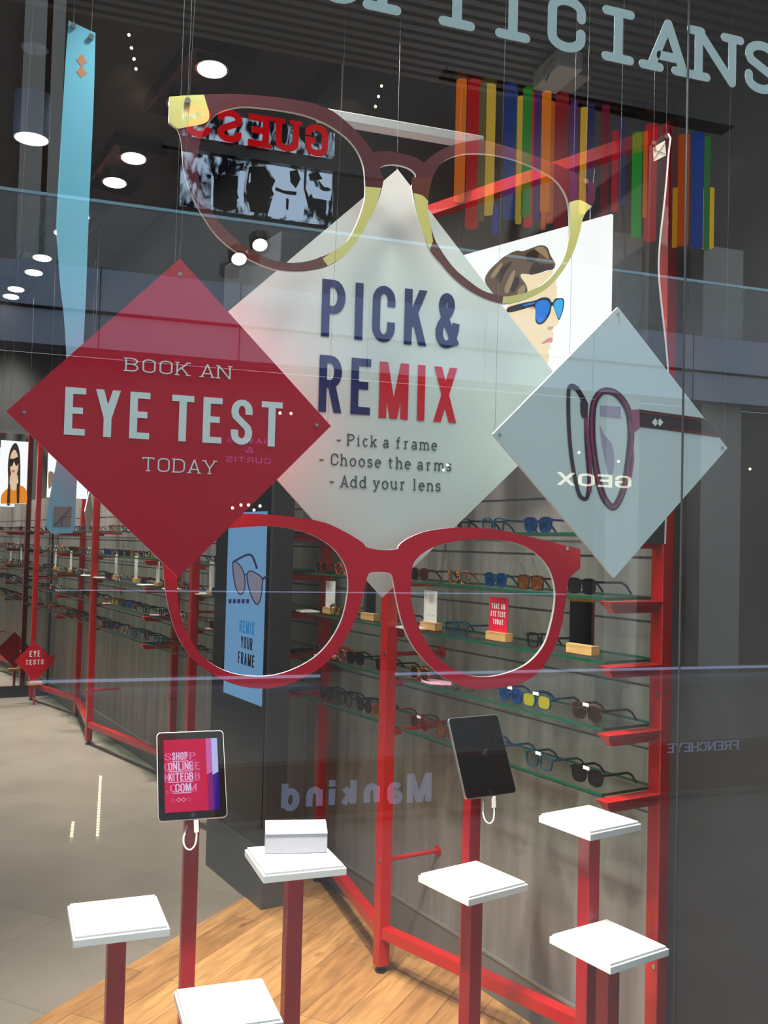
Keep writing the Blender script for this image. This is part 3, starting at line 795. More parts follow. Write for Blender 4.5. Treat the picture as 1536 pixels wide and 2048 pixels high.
# ------------------------------------------------------------------ cards in oak blocks, mirrors, papers, cloths
def stand_card(label, s, z, m, cw=.085, ch=.125, name='card_holder', cat='card holder', o=.15, group=None, text=None, bw=.10, slim=False):
    t = thing(name, label, cat, wl(s, o, z + .0005), TH, group)
    b = MB(); b.box((0, 0, .0145), bw, .034, .029); b.obj('oak_block', M_oakblock, t, bevel=.0015)
    c = MB(); c.box((0, -.004, .02 + ch / 2), cw, .003, ch); cd = c.obj('mirror_panel' if m is M_mirror else 'card', m, t)
    if text:
        x = MB()
        for (tx, st, x0, w, zb, h) in text:
            lettering(x, tx, st, (x0, -.0058, .02 + zb), UX, UZ, -UY, w, h, .0004)
        x.obj('lettering', text_mat, cd)
    return t
text_mat = M_paleprint
def s_px(px, py, o=.15): return s_of(on_wall(px, py, o))
stand_card('red card reading TAKE AN EYE TEST TODAY in an oak block on the middle shelf', s_px(998, 1275), SHELF_Z[2], M_cardred, .10, .125,
           text=[('TAKE AN', 'cond', -.036, .072, .086, .018), ('EYE TEST', 'cond', -.039, .078, .060, .018), ('TODAY', 'cond', -.028, .056, .034, .018)], bw=.105)
text_mat = M_greyprint
prices = [('- - -', 'condlight', -.026, .052, .03, .012)]
stand_card('white price card in an oak block seen through the right red lens opening', s_px(862, 1248), SHELF_Z[2], M_card, .085, .125, group='white price cards', text=[('MENU', 'cond', -.02, .04, .098, .009)][:0] + prices)
stand_card('white price card in an oak block seen through the left red lens opening', s_px(662, 1215), SHELF_Z[2], M_card, .085, .125, group='white price cards', text=prices)
stand_card('small shelf mirror in an oak block at the right end of the middle shelf', s_px(1165, 1300), SHELF_Z[2], M_mirror, .105, .15, 'shelf_mirror', 'mirror', bw=.11)
stand_card('small shelf mirror in an oak block under the tip of the big white diamond', s_px(741, 1230), SHELF_Z[2], M_mirror, .095, .14, 'shelf_mirror', 'mirror', bw=.105)
for i, px in enumerate((424, 317, 273, 233, 143, 112, 85, 47)):
    py = (1172, 1150, 1148, 1141, 1122, 1125, 1121, 1115)[i]
    s = s_px(px, py)
    if s > 9.5: continue
    stand_card('white price card in an oak block, %s counting left from the grey column' % ORD[i], s, SHELF_Z[2], M_card, .07, .17, group='white price cards at the back', bw=.08, text=prices)
def papers(label, s, z, o=.17, n=.006, m=M_card, sx=.12, sy=.09):
    b = MB(); b.box((0, 0, .0005 + n / 2), sx, sy, n)
    ob = b.obj('paper_stack', m); ob.location = wl(s, o, z); ob.rotation_euler = (0, 0, TH + random.uniform(-.1, .1))
    return tag(ob, label, 'papers', 'paper stacks on the shelves')
papers('white leaflet stack left of the white price card, near the grey column', s_px(630, 1222), SHELF_Z[2], .2)
papers('white leaflet stack lying beside the price card in the right red lens opening', s_px(842, 1262), SHELF_Z[2], .19)
for i, (px, py) in enumerate(((185, 1142), (212, 1148), (305, 1166), (355, 1174), (415, 1188))):
    papers('white leaflet stack on the rear middle shelf, %s from the mirror wall' % ORD[i], s_px(px, py), SHELF_Z[2], .19)
M_cloth = mat('pink_patterned_cloth', rgb(206, 150, 170), .8, noise=.5, nscale=160)
for i, (px, py, lv) in enumerate(((860, 1362, 1), (640, 1301, 1), (418, 1250, 1), (305, 1223, 1), (210, 1200, 1))):
    c = MB(); pts = []
    for k in range(16):
        a = 2 * PI * k / 16; pts.append(Vector((math.cos(a) * .075 * (1 + .12 * math.sin(3 * a)), math.sin(a) * .05 * (1 + .1 * math.cos(5 * a)), .003)))
    c.plate(pts, UZ, .0025)
    ob = c.obj('cleaning_cloth', M_cloth); ob.location = wl(s_px(px, py, .19), .16, SHELF_Z[lv]); ob.rotation_euler = (0, 0, TH)
    tag(ob, 'pink patterned cleaning cloth on the second lowest shelf, %s' % ['right of the front red post', 'beside the grey column, right side', 'left of the grey column', 'under the red rim at left', 'near the mirror wall'][i], 'cloth', 'patterned cloths')

# ------------------------------------------------------------------ grey column with the digital screen
kt = thing('screen_column', 'grey column with a tall blue digital screen standing in front of the shelf wall', 'screen', wl(4.15, .345, 0))
b = MB(); b.box(wl(4.155, .347, 1.62), .665, .108, 2.72, WAX); b.obj('cabinet', M_kiosk, kt, True, bevel=.004)
b = MB(); b.box(wl(4.155, .347, .13), .672, .112, .26, WAX); b.obj('plinth', M_kioskbase, kt, True, bevel=.003)
b = MB(); b.box(wl(4.155, .402, 1.40), .63, .006, 2.1, WAX); b.obj('glass_front', M_kioskdark, kt, True)
KP = wl(4, .4056)
sc = MB(); q = [at_plane(x, y, KP, WN) for x, y in ((459, 1040), (537.5, 1036), (525, 1412), (450, 1385))]
s_hi, s_lo = 4.318, 3.868
sc.plate([wl(s_hi, .4056, .872), wl(s_lo, .4056, .872), wl(s_lo, .4056, 1.735), wl(s_hi, .4056, 1.735)], WN, .002); scr = sc.obj('display', M_screen, kt, True)
def kp(x, y, d=0.0): return at_plane(420 + x / 4.655, 1000 + y / 4.655, KP + WN * d, WN)
M_scrblue = glow('screen_blue_text', rgb(40, 130, 185), .8); M_scrdark = glow('screen_dark_text', rgb(24, 30, 44), 1)
M_scrlens = glow('screen_lens_tint', rgb(140, 140, 160), .7); M_scrframe = glow('screen_frame_print', rgb(60, 50, 92), .8)
def text_on_plane(mb, text, style, bl, br, tl, p, n, u, th=.0008):
    a, b_, c = at_plane(*bl, p, n), at_plane(*br, p, n), at_plane(*tl, p, n)
    return lettering(mb, text, style, a, u, UZ, n, (b_ - a).dot(u), (c - a).z, th)
x = MB(); text_on_plane(x, 'REMIX', 'cond', (479, 1264), (508.5, 1270), (481, 1239.5), KP, WN, -WDIR); x.obj('lettering', M_scrblue, kt, True)
x = MB(); text_on_plane(x, 'YOUR', 'cond', (481.6, 1295.4), (504.6, 1303), (482.3, 1271.5), KP, WN, -WDIR)
text_on_plane(x, 'FRAME', 'cond', (476, 1326), (508, 1336), (478, 1302.5), KP, WN, -WDIR); x.obj('lettering', M_scrdark, kt, True)
x = MB()
for pts in ([(212, 585), (270, 600), (318, 690), (325, 800), (305, 868), (270, 872), (232, 785)], [(345, 695), (385, 662), (480, 720), (486, 800), (470, 920), (440, 972), (402, 930), (362, 822)]):
    x.plate([kp(px, py, .0006) for px, py in spline(pts, True, 4)], WN, .0006)
x.obj('printed_lenses', M_scrlens, kt, True)
def ribbon3(mb, pts, t, fn, n, closed=False, d=.0012):
    """flat printed band along a path given in photo pixels"""
    for qd in ribbon(pts, t, 'b', closed):
        v = [fn(p.x, p.y, d) for p in qd]
        if (v[1] - v[0]).cross(v[2] - v[0]).dot(n) < 0: v = v[::-1]
        mb.add(v, [tuple(range(len(v)))])
    return mb
x = MB()
ribbon3(x, spline([(212, 585), (270, 600), (318, 690), (325, 800), (305, 868), (270, 872), (232, 785)], True, 4), 11, kp, WN, True)
ribbon3(x, spline([(345, 695), (385, 662), (480, 720), (486, 800), (470, 920), (440, 972), (402, 930), (362, 822)], True, 4), 12, kp, WN, True)
ribbon3(x, spline([(212, 580), (290, 535), (360, 508), (400, 535), (438, 640)], False, 4), 20, kp, WN)
ribbon3(x, [(318, 690), (345, 695)], 14, kp, WN); ribbon3(x, [(484, 740), (536, 705)], 22, kp, WN)
for i in range(5): ribbon3(x, [(172 + i * 41, 940), (200 + i * 41, 944)], 40, kp, WN)
x.obj('printed_glasses', M_scrframe, kt, True)

# ------------------------------------------------------------------ white display stands on red posts
def display_stand(label, x, y, z, deg, k=1.0):
    t = thing('display_stand', label, 'display stand', (x, y, 0), math.radians(deg), 'white topped display stands in the window')
    b = MB(); b.box((0, 0, z - .0145), .203 * k, .203 * k, .017); b.obj('base_board', M_board, t, bevel=.001)
    b = MB(); b.box((0, 0, z - .003), .193 * k, .193 * k, .006); b.obj('top_board', M_board, t, bevel=.001)
    b = MB(); b.box((0, 0, (z - .013) / 2 + .0), .04, .04, z - .033); b.obj('post', M_redstand, t, bevel=.0015)
    b = MB(); b.box((0, 0, .007), .14, .14, .006); b.obj('foot_plate', M_redstand, t, bevel=.001)
    return t
display_stand('bare white topped stand at far left, over the grey tiles', .147, 2.249, .75, 3)
display_stand('lowest white topped stand at the bottom edge, in front of the lit tablet post', .376, 2.102, .59, 1)
box_stand = display_stand('white topped display stand carrying the small white box', .567, 2.302, .83, 2)
display_stand('bare white topped stand below the black tablet', 1.048, 2.305, .735, 17)
display_stand('highest bare white stand, right of the black tablet', 1.332, 2.202, .90, 15, .915)
display_stand('bare white stand at lower right, nearest the window beside the red end post', 1.309, 2.066, .64, 15)
# the small white carton on the third stand
c0, c1 = at_z(530, 1708, .831), at_z(654, 1705.5, .831)
du = (c1 - c0).normalized(); dv = Vector((-du.y, du.x, 0)); L_ = (c1 - c0).length
h_ = (at_y(530, 1668, c0.y) - c0).z
bt = thing('white_carton', 'small plain white carton with a sloped flap, lying on a white topped stand', 'box', (c0 + c1) / 2 + dv * .035)
b = MB(); prof = [(0, 0), (.075, 0), (.075, h_ + .012), (.06, h_ + .012), (0, h_)]
b.plate([c0 + dv * d + UZ * z for d, z in prof], -du, L_)
M_carton = mat('lilac_white_card', rgb(206, 206, 216), .5); b.obj('carton_body', M_carton, bt, True, bevel=.001)
b = MB(); fp = [c0 + dv * -.0012 + UZ * (h_ - .002), c0 + dv * -.0012 + UZ * h_, c0 + dv * .06 + UZ * (h_ + .0135), c0 + dv * .06 + UZ * (h_ + .0125)]
b.plate(fp, -du, L_); b.obj('lid_flap', M_carton, bt, True)

# ------------------------------------------------------------------ tablets on red posts
def rrect(w, h, r, n=5):
    pts = []
    for cx, cz, a0 in ((w / 2 - r, h / 2 - r, 0), (-w / 2 + r, h / 2 - r, 90), (-w / 2 + r, -h / 2 + r, 180), (w / 2 - r, -h / 2 + r, 270)):
        for i in range(n + 1):
            a = math.radians(a0 + 90 * i / n); pts.append((cx + r * math.cos(a), cz + r * math.sin(a)))
    return pts
def tablet(label, loc, yaw, tilt, lit):
    t = thing('tablet', label, 'tablet', loc); t.rotation_euler = (-math.radians(tilt), 0, math.radians(yaw))
    b = MB(); b.plate([(x, -.0035, z) for x, z in rrect(.186, .241, .011)], -UY, .009); b.obj('aluminium_shell', M_alu, t, bevel=.0015)
    b = MB(); b.plate([(x, -.0045, z) for x, z in rrect(.1815, .2365, .010)], -UY, .0012); b.obj('screen_glass', M_tabglass, t)
    b = MB(); b.cyl((0, -.0046, -.1085), (0, -.0042, -.1085), .006, 16); b.obj('home_button', M_black, t)
    def quad(x0, x1, z0, z1, d=0): return [(x0, -.0048 - d, z0), (x1, -.0048 - d, z0), (x1, -.0048 - d, z1), (x0, -.0048 - d, z1)]
    if lit:
        X0, X1, Z0, Z1 = -.074, .0735, -.0985, .0985
        b = MB(); b.plate(quad(X0, X1, Z0, Z1), -UY, .0003); b.obj('display', glow('crimson_screen', rgb(212, 8, 72), .95), t)
        b = MB(); b.plate([(.0415, -.0049, -.002), (.057, -.0049, .004), (.057, -.0049, Z1), (.0415, -.0049, Z1)], -UY, .0002); b.obj('pink_band', glow('pink_screen_band', rgb(212, 104, 178), .95), t)
        b = MB(); b.plate([(.057, -.0049, -.004), (X1, -.0049, .004), (X1, -.0049, Z1), (.057, -.0049, Z1)], -UY, .0002); b.obj('lilac_band', glow('lilac_screen_band', rgb(190, 200, 255), .95), t)
        b = MB(); b.plate([(.0415, -.0049, Z0), (.057, -.0049, Z0), (.057, -.0049, .004), (.0415, -.0049, -.002)], -UY, .0002); b.obj('violet_band', glow('violet_screen_band', rgb(146, 0, 112), .95), t)
        b = MB(); b.plate([(.057, -.0049, Z0), (X1, -.0049, Z0), (X1, -.0049, .004), (.057, -.0049, -.004)], -UY, .0002); b.obj('indigo_band', glow('indigo_screen_band', rgb(52, 14, 138), .95), t)
        rows = [('SHOP', .041, .0425, -.052, .056, -.072, .088), ('ONLINE', .0135, .066, -.0625, .0775, -.0735, .1), ('KITEGB', -.0155, .066, -.0625, .0775, -.0735, .1), ('.COM', -.045, .048, -.051, .058, -.070, .086)]
        g1, g2 = MB(), MB()
        for tx, z, w, x0, _w1, x2, w2 in rows:
            lettering(g2, tx, 'condlight', (x0, -.00535, z), UX, UZ, -UY, w, .022, .0001)
            lettering(g1, tx, 'condlight', (x2, -.00515, z + .001), UX, UZ, -UY, w2 * .96, .019, .0001)
            g2.plate([(x0, -.0053, z - .0042), (x0 + w, -.0053, z - .0042), (x0 + w, -.0053, z - .0026), (x0, -.0053, z - .0026)], -UY, .0001)
            g1.plate([(x2, -.0051, z - .0022), (x2 + w2 * .97, -.0051, z - .0022), (x2 + w2 * .97, -.0051, z - .0012), (x2, -.0051, z - .0012)], -UY, .0001)
        for i, xx in enumerate((-.052, -.037, -.024, -.010)):
            s_ = .0055; m = g2 if i in (1, 2) else g1
            for a, c in (((-1, 0), (0, 1)), ((0, 1), (1, 0)), ((1, 0), (0, -1)), ((0, -1), (-1, 0))):
                for qd in ribbon([(xx + a[0] * s_, -.0665 + a[1] * s_), (xx + c[0] * s_, -.0665 + c[1] * s_)], .0009, 's', False):
                    m.add([(p.x, -.0054, p.y) for p in qd][::1], [(0, 1, 2, 3)])
        g1.obj('faded_lettering', glow('faded_screen_text', rgb(226, 120, 176), .95), t); g2.obj('lettering', glow('bright_screen_text', rgb(235, 210, 248), 1.0), t)
    else:
        b = MB(); b.plate(quad(-.074, .0735, -.0985, .0985), -UY, .0003); b.obj('display', M_tabglass, t)
    Rm = t.rotation_euler.to_matrix()
    bot = Vector(loc) + Rm @ Vector((.006, 0, -.1205)); back = Vector(loc) + Rm @ Vector((0, .009, 0))
    return t, bot, back, Rm
def tablet_stand(label, loc, yaw, back, Rm, px):
    pz = back.z - .05
    base = Vector((px, back.y + .055, 0))
    t = thing('tablet_stand', label, 'tablet stand', base, math.radians(yaw))
    b = MB(); b.box((0, 0, pz / 2 + .006), .04, .04, pz - .012); b.obj('post', M_redstand, t, bevel=.0015)
    b = MB(); b.box((0, 0, .007), .16, .16, .006); b.obj('foot_plate', M_redstand, t, bevel=.001)
    b = MB(); n_ = (Rm @ Vector((0, 1, 0)))
    b.bar(base + UZ * (pz - .02), back + n_ * .004, .03, .03); b.obj('mounting_arm', M_black, t, True) if yaw == 0 else None
    if yaw:
        R2 = Matrix.Rotation(-math.radians(yaw), 3, 'Z'); b.v = [R2 @ (v - base) for v in b.v]; b.obj('mounting_arm', M_black, t)
    b = MB(); ax = (Rm @ UX, Rm @ UY, Rm @ UZ); b.box(back + n_ * .0055, .10, .008, .12, ax)
    R2 = Matrix.Rotation(-math.radians(yaw), 3, 'Z'); b.v = [R2 @ (v - base) for v in b.v]; b.obj('back_plate', M_black, t)
    return t
def cable(label, bot, front):
    c = MB(); p = bot
    pts = [p + Vector((.004, -.001, -.03)), p + Vector((.004, -.004, -.05)), p + Vector((-.002, -.01, -.068)), p + Vector((-.014, -.012, -.076)), p + Vector((-.026, -.008, -.068)), p + Vector((-.03, .0, -.05)), p + Vector((-.024, .012, -.034)), p + Vector((-.016, .03, -.02))]
    sm = []
    for i in range(len(pts) - 1):
        p0, p1, p2, p3 = pts[max(i - 1, 0)], pts[i], pts[i + 1], pts[min(i + 2, len(pts) - 1)]
        for k in range(5):
            q = k / 5; sm.append(.5 * (2 * p1 + (p2 - p0) * q + (2 * p0 - 5 * p1 + 4 * p2 - p3) * q * q + (3 * p1 - p0 - 3 * p2 + p3) * q ** 3))
    t = thing('charging_cable', label, 'cable', p + Vector((0, 0, -.08)))
    c.tube(sm, .0024, 8); c.obj('cord', M_cable, t, True, smooth=True)
    g = MB(); g.bar(p + Vector((.002, .0, .0)), p + Vector((.004, -.001, -.034)), .0125, .006, (0, 1, 0)); g.obj('plug', M_cable, t, True, bevel=.001)
    return t
t1, bot1, back1, R1 = tablet('tablet showing the crimson SHOP ONLINE screen on a red post', (.359, 2.665, .953), 0.5, 27, True)
t2, bot2, back2, R2_ = tablet('black switched-off tablet tilted back on a red post', (1.218, 2.633, .972), 11, 25.5, False)
tablet_stand('dark red post stand holding the lit crimson tablet', None, 0, back1, R1, .372)
tablet_stand('dark red post stand holding the black switched-off tablet', None, 11, back2, R2_, 1.218)
cable('white charging cable looped under the lit crimson tablet', bot1, 0)
cable('white charging cable looped under the black tablet', bot2, 0)

# ------------------------------------------------------------------ hanging diamond signs
SOFFIT_Z = 2.955
def wire_to(mb, p, dx=0.0, z=SOFFIT_Z, r=.00035):
    mb.cyl(p, Vector((p.x + dx, p.y, z)), r, 5)
BOARD = {}
def board(name, label, px_corners, y, face, th=.008, cat='sign', group=None, edge=None):
    P = [at_y(x, yy, y) for x, yy in px_corners]; c = sum(P, Vector()) / len(P)
    t = thing(name, label, cat, (c.x, y + th / 2, min(p.z for p in P)), 0, group)
    b = MB(); b.plate(P, -UY, th, mi=0, side_mi=1); BOARD[t.name] = b.obj('board', [face, edge or M_whiteacryl], t, True)
    return t, P
Y_WHITE, Y_SPEC, Y_RED, Y_FRONT = 1.985, 1.92, 1.94, 1.86
# big pale diamond
ws, P = board('hanging_sign', 'large pale diamond sign reading PICK & REMIX, hanging in the window', [(795, 338), (341, 720), (765, 1195), (1159, 812)], Y_WHITE, M_signwhite)
yy = Y_WHITE - .0002
x = MB(); text_on_y(x, 'PICK&', 'cond', (641.8, 672), (918, 700), (647, 557.5), yy); text_on_y(x, 'RE', 'cond', (636.5, 823), (739.5, 832), (641, 709.5), yy); x.obj('navy_lettering', M_navy, BOARD[ws.name], True)
x = MB(); text_on_y(x, 'MIX', 'cond', (757, 835), (911.5, 848), (762.5, 723), yy); x.obj('red_lettering', M_redprint, BOARD[ws.name], True)
x = MB()
text_on_y(x, '- Pick a frame', 'slabl', (672.5, 889), (874, 904), (672.5, 866), yy)
text_on_y(x, '- Choose the arms', 'slabl', (638, 928.5), (902.5, 946), (638, 905), yy)
text_on_y(x, '- Add your lens', 'slabl', (658, 972.5), (881, 986), (658, 949), yy)
x.obj('grey_lettering', M_greyprint, BOARD[ws.name], True)
x = MB(); wire_to(x, P[0] + Vector((0, .004, -.01))); x.obj('hanging_wire', M_wire, ws, True)
# crimson diamond
rs, P = board('hanging_sign', 'crimson diamond sign reading BOOK AN EYE TEST TODAY, hanging at left', [(360, 517), (12, 823), (357, 1155), (662, 852)], Y_FRONT, M_signred)
yy = Y_FRONT - .0002; x = MB()
text_on_y(x, 'BOOK AN', 'slab', (250, 742), (461, 757), (251, 715), yy); text_on_y(x, 'EYE TEST', 'cond', (127.5, 869), (563, 887), (128.5, 773.5), yy); text_on_y(x, 'TODAY', 'slab', (284, 942), (431, 948), (284, 914), yy)
x.obj('pale_lettering', M_paleprint, BOARD[rs.name], True)
for i, p in enumerate(P):
    if i == 2: continue
    s_ = MB(); q = p + (rs.location - p) * 0; cc = (P[0] + P[2]) / 2; q = p + (cc - p) * .1
    s_.cyl(q + Vector((0, -.003, 0)), q + Vector((0, 0, 0)), .0035, 10); s_.obj('fixing_stud', M_steel, BOARD[rs.name], True)
    x = MB(); wire_to(x, p + (cc - p) * .02 + Vector((0, .004, 0)), .02); x.obj('hanging_wire', M_wire, rs, True)
# small pale diamond with the printed spectacles
ss, P = board('hanging_sign', 'smaller pale diamond sign with a picture of spectacles, hanging at right', [(1236, 614), (986, 868), (1228, 1156), (1455, 896)], Y_FRONT, M_signsmall)
cc = (P[0] + P[2]) / 2
for i, p in enumerate(P):
    if i == 2: continue
    x = MB(); wire_to(x, p + (cc - p) * .02 + Vector((0, .004, 0)), .006); x.obj('hanging_wire', M_wire, ss, True)
    s_ = MB(); q = p + (cc - p) * .05; s_.cyl(q + Vector((0, -.003, 0)), q, .0028, 10); s_.obj('fixing_stud', M_steel, BOARD[ss.name], True)
def sp(x, y, d=0.0): return at_y(980 + x / 3.135, 740 + y / 3.135, Y_FRONT - .0002 - d)
M_p1 = mat('printed_dark_acetate', rgb(62, 42, 50), .5); M_p2 = mat('printed_pink_edge', rgb(150, 58, 104), .5); M_p3 = mat('printed_lilac', rgb(172, 166, 190), .5); M_p4 = mat('printed_brown', rgb(104, 52, 46), .5)
rl = spline([(652, 210), (690, 145), (740, 130), (800, 155), (858, 235), (880, 330), (882, 440), (868, 570), (850, 690), (822, 790), (780, 858), (740, 838), (700, 765), (668, 630), (645, 460), (640, 320)], True, 4)
ll = spline([(505, 100), (540, 110), (575, 170), (600, 270), (603, 420), (612, 560), (622, 690), (610, 795), (582, 805), (556, 770), (530, 660), (508, 520), (494, 340), (492, 150)], True, 4)
x = MB(); x.plate([sp(a, b_, .0003) for a, b_ in [(690, 222), (820, 230), (820, 302), (690, 288)]], -UY, .0002)
x.plate([sp(a, b_, .0003) for a, b_ in spline([(688, 350), (720, 410), (760, 455), (776, 520), (778, 600), (764, 660), (740, 640), (705, 480)], True, 4)], -UY, .0002); x.obj('printed_far_temple', M_p3, BOARD[ss.name], True)
x = MB(); ribbon3(x, rl, 42, sp, -UY, True, .0006); ribbon3(x, ll, 24, sp, -UY, True, .0006); ribbon3(x, [(505, 100), (545, 115), (585, 180), (600, 215)], 30, sp, -UY, False, .0006)
x.plate([sp(a, b_, .0008) for a, b_ in [(565, 200), (615, 205), (612, 285), (580, 302), (568, 270)]], -UY, .0002)
x.plate([sp(a, b_, .0008) for a, b_ in [(930, 246), (1340, 302), (1390, 352), (1440, 420), (936, 354)]], -UY, .0002); x.obj('printed_frame', M_p1, BOARD[ss.name], True)
x = MB(); ribbon3(x, [(rl[i][0] + (6 if rl[i][0] > 760 else -3), rl[i][1]) for i in range(len(rl))], 13, sp, -UY, True, .001)
ribbon3(x, [(600, 300), (612, 420), (628, 560), (634, 680), (625, 770)], 20, sp, -UY, False, .0009)
ribbon3(x, [(890, 420), (896, 560), (880, 690)], 14, sp, -UY, False, .0009)
x.plate([sp(a, b_, .001) for a, b_ in [(880, 250), (935, 246), (940, 360), (892, 402), (872, 385)]], -UY, .0002); x.obj('printed_pink_rim', M_p2, BOARD[ss.name], True)
x = MB(); ribbon3(x, [(940, 262), (1330, 310)], 16, sp, -UY, False, .0011); ribbon3(x, [(1150, 372), (1440, 412)], 18, sp, -UY, False, .0011); x.obj('printed_brown_streaks', M_p4, BOARD[ss.name], True)
x = MB()
for a in (1036, 1066): x.plate([sp(a, 303, .0014), sp(a + 21, 328, .0014), sp(a, 353, .0014), sp(a - 21, 328, .0014)], -UY, .0002)
x.obj('printed_diamonds', M_paleprint, BOARD[ss.name], True)

# ------------------------------------------------------------------ giant cut-out spectacles
def px_plate(mb, pts, y, th, holes=(), mi=0, smi=1, pre=True, sub=5):
    f = lambda L: [at_y(a, b_, y) for a, b_ in (spline(L, True, sub) if pre else L)]
    return mb.plate(f(pts), -UY, th, [f(h) for h in holes], mi, smi)
c_ = 'c'
TOP_OUT = [(339, 193, c_), (410, 189), (470, 188), (540, 193), (600, 201), (629, 207, c_), (665, 222), (700, 250), (724, 274), (746, 304, c_), (774, 302), (804, 307.5), (828, 314), (848, 325, c_), (872, 306), (899, 292.5), (926, 284.7), (962, 278.5, c_), (1008, 291), (1058, 307.7), (1120, 331.4), (1190.6, 367, c_), (1191, 392), (1187, 408, c_), (1182, 414), (1172, 424.5), (1165, 440), (1160, 463), (1148, 501), (1126, 541), (1096, 575), (1058, 596), (1025, 606), (1004, 607.5), (974, 599), (940, 582), (906, 555), (882, 528), (860, 501), (845, 463), (833, 423), (826, 389), (823, 372, c_), (830, 359), (831.5, 349), (821, 338), (804, 331.4), (784, 328.7), (767, 331.5), (760, 338), (764, 351), (767.5, 360, c_), (762, 384), (752, 412), (738, 441), (716, 479), (690, 510), (656, 532), (625, 540), (597, 543), (562, 541), (531, 533), (494, 516), (459, 494), (431, 468), (409, 437), (390.6, 404), (376.6, 372), (367, 335), (364, 298), (361, 276), (354.7, 258), (347, 252, c_), (337, 244, c_)]
TOP_L = [(423, 238), (434, 227), (456, 218), (487, 213), (525, 215.6), (566, 221), (606, 229), (637, 240), (669, 257), (697, 279), (716, 304), (727, 332), (730, 360), (730, 394), (722, 425), (709, 457), (691, 485), (662, 505), (628, 519), (597, 525), (572, 525), (540, 518), (506, 502), (475, 480), (444, 450), (422, 419), (406, 388), (397, 354), (395, 322), (400, 285), (409, 257)]
TOP_R = [(857, 399), (859, 382), (865.6, 355), (879, 331), (899, 316), (926, 308), (957, 306.7), (991, 310), (1025, 318), (1058, 330), (1089, 345), (1113, 362), (1130, 386), (1138, 412), (1140, 450), (1138, 477), (1130, 511), (1113, 541), (1086, 568), (1052, 585), (1018, 592), (991, 589), (964, 580), (937, 561), (910, 538), (889, 511), (872, 484), (862, 453), (856, 423)]
cs = at_y(770, 450, Y_SPEC)
ts = thing('cutout_spectacles', 'giant cut-out spectacles in maroon, brown and pale yellow, hanging at the top', 'giant spectacles', (cs.x, Y_SPEC + .004, at_y(1004, 607, Y_SPEC).z))
b = MB(); px_plate(b, TOP_OUT, Y_SPEC, .008, [TOP_L, TOP_R]); b.obj('front_frame', [M_maroon, M_whiteacryl], ts, True)
def inlay(name, pts, m, parent, y, d=.0008):
    b = MB(); px_plate(b, pts, y - d, .0008, smi=0); return b.obj(name, m, parent, True)
inlay('yellow_tip', [(338.5, 193.5, c_), (375, 190.5), (408, 189.3, c_), (411, 200), (418, 225), (417, 240), (405, 248), (380, 253), (356, 257.5, c_), (347, 251.5, c_), (337.3, 243.5, c_)], M_yellow, ts, Y_SPEC)
inlay('yellow_rim', [(731, 373, c_), (763, 376, c_), (752, 412), (738, 441), (716, 479), (690, 510), (656, 531.5, c_), (644, 518, c_), (662, 505.3), (691, 485.3), (709, 457.3), (722, 425.4), (730.3, 394)], M_yellow, ts, Y_SPEC)
inlay('yellow_rim', [(827, 386, c_), (845, 391), (856.5, 402, c_), (856, 423), (862, 453), (866, 482, c_), (860, 500, c_), (845, 463), (833, 423)], M_yellow, ts, Y_SPEC)
inlay('yellow_rim', [(1138.5, 405, c_), (1160, 400), (1184, 413, c_), (1172, 424.5), (1165, 440), (1160, 463), (1148, 501), (1126, 541), (1096, 575), (1058, 595.5), (1025, 605.5), (1004.5, 607, c_), (1007, 592.5, c_), (1018, 592.3), (1052, 585.3), (1086, 568.3), (1113, 541.3), (1130.3, 511), (1138.3, 477), (1140.3, 450)], M_yellow, ts, Y_SPEC)
inlay('brown_rim', [(655, 532.5, c_), (625, 539.7), (597, 542.7), (562, 540.7), (531, 532.7), (494, 515.7), (459, 493.7), (431, 467.7), (411, 440, c_), (428, 428, c_), (444, 450.3), (475, 480.3), (506, 502.3), (540, 518.3), (572, 525.3), (597, 525.3), (628, 519.3), (643, 512.5, c_)], M_brown, ts, Y_SPEC)
inlay('brown_rim', [(861, 501, c_), (882, 527.7), (906, 554.7), (940, 581.7), (974, 598.7), (1003, 607, c_), (1005, 592, c_), (991, 589.3), (964, 580.3), (937, 561.3), (910, 538.3), (889, 511.3), (872, 484.3), (866, 484, c_)], M_brown, ts, Y_SPEC)
inlay('brown_rim', [(825, 354, c_), (864, 357, c_), (858, 384, c_), (857, 401, c_), (845, 391), (827, 385, c_), (823.5, 372, c_)], M_brown, ts, Y_SPEC)
for px, py in ((375, 203), (1170, 364)):
    p = at_y(px, py, Y_SPEC); s_ = MB(); s_.cyl(p + Vector((0, -.006, 0)), p, .006, 12); s_.obj('fixing_stud', M_steel, ts, True)
    x = MB(); wire_to(x, p + Vector((0, -.003, .004)), .004); x.obj('hanging_wire', M_wire, ts, True)

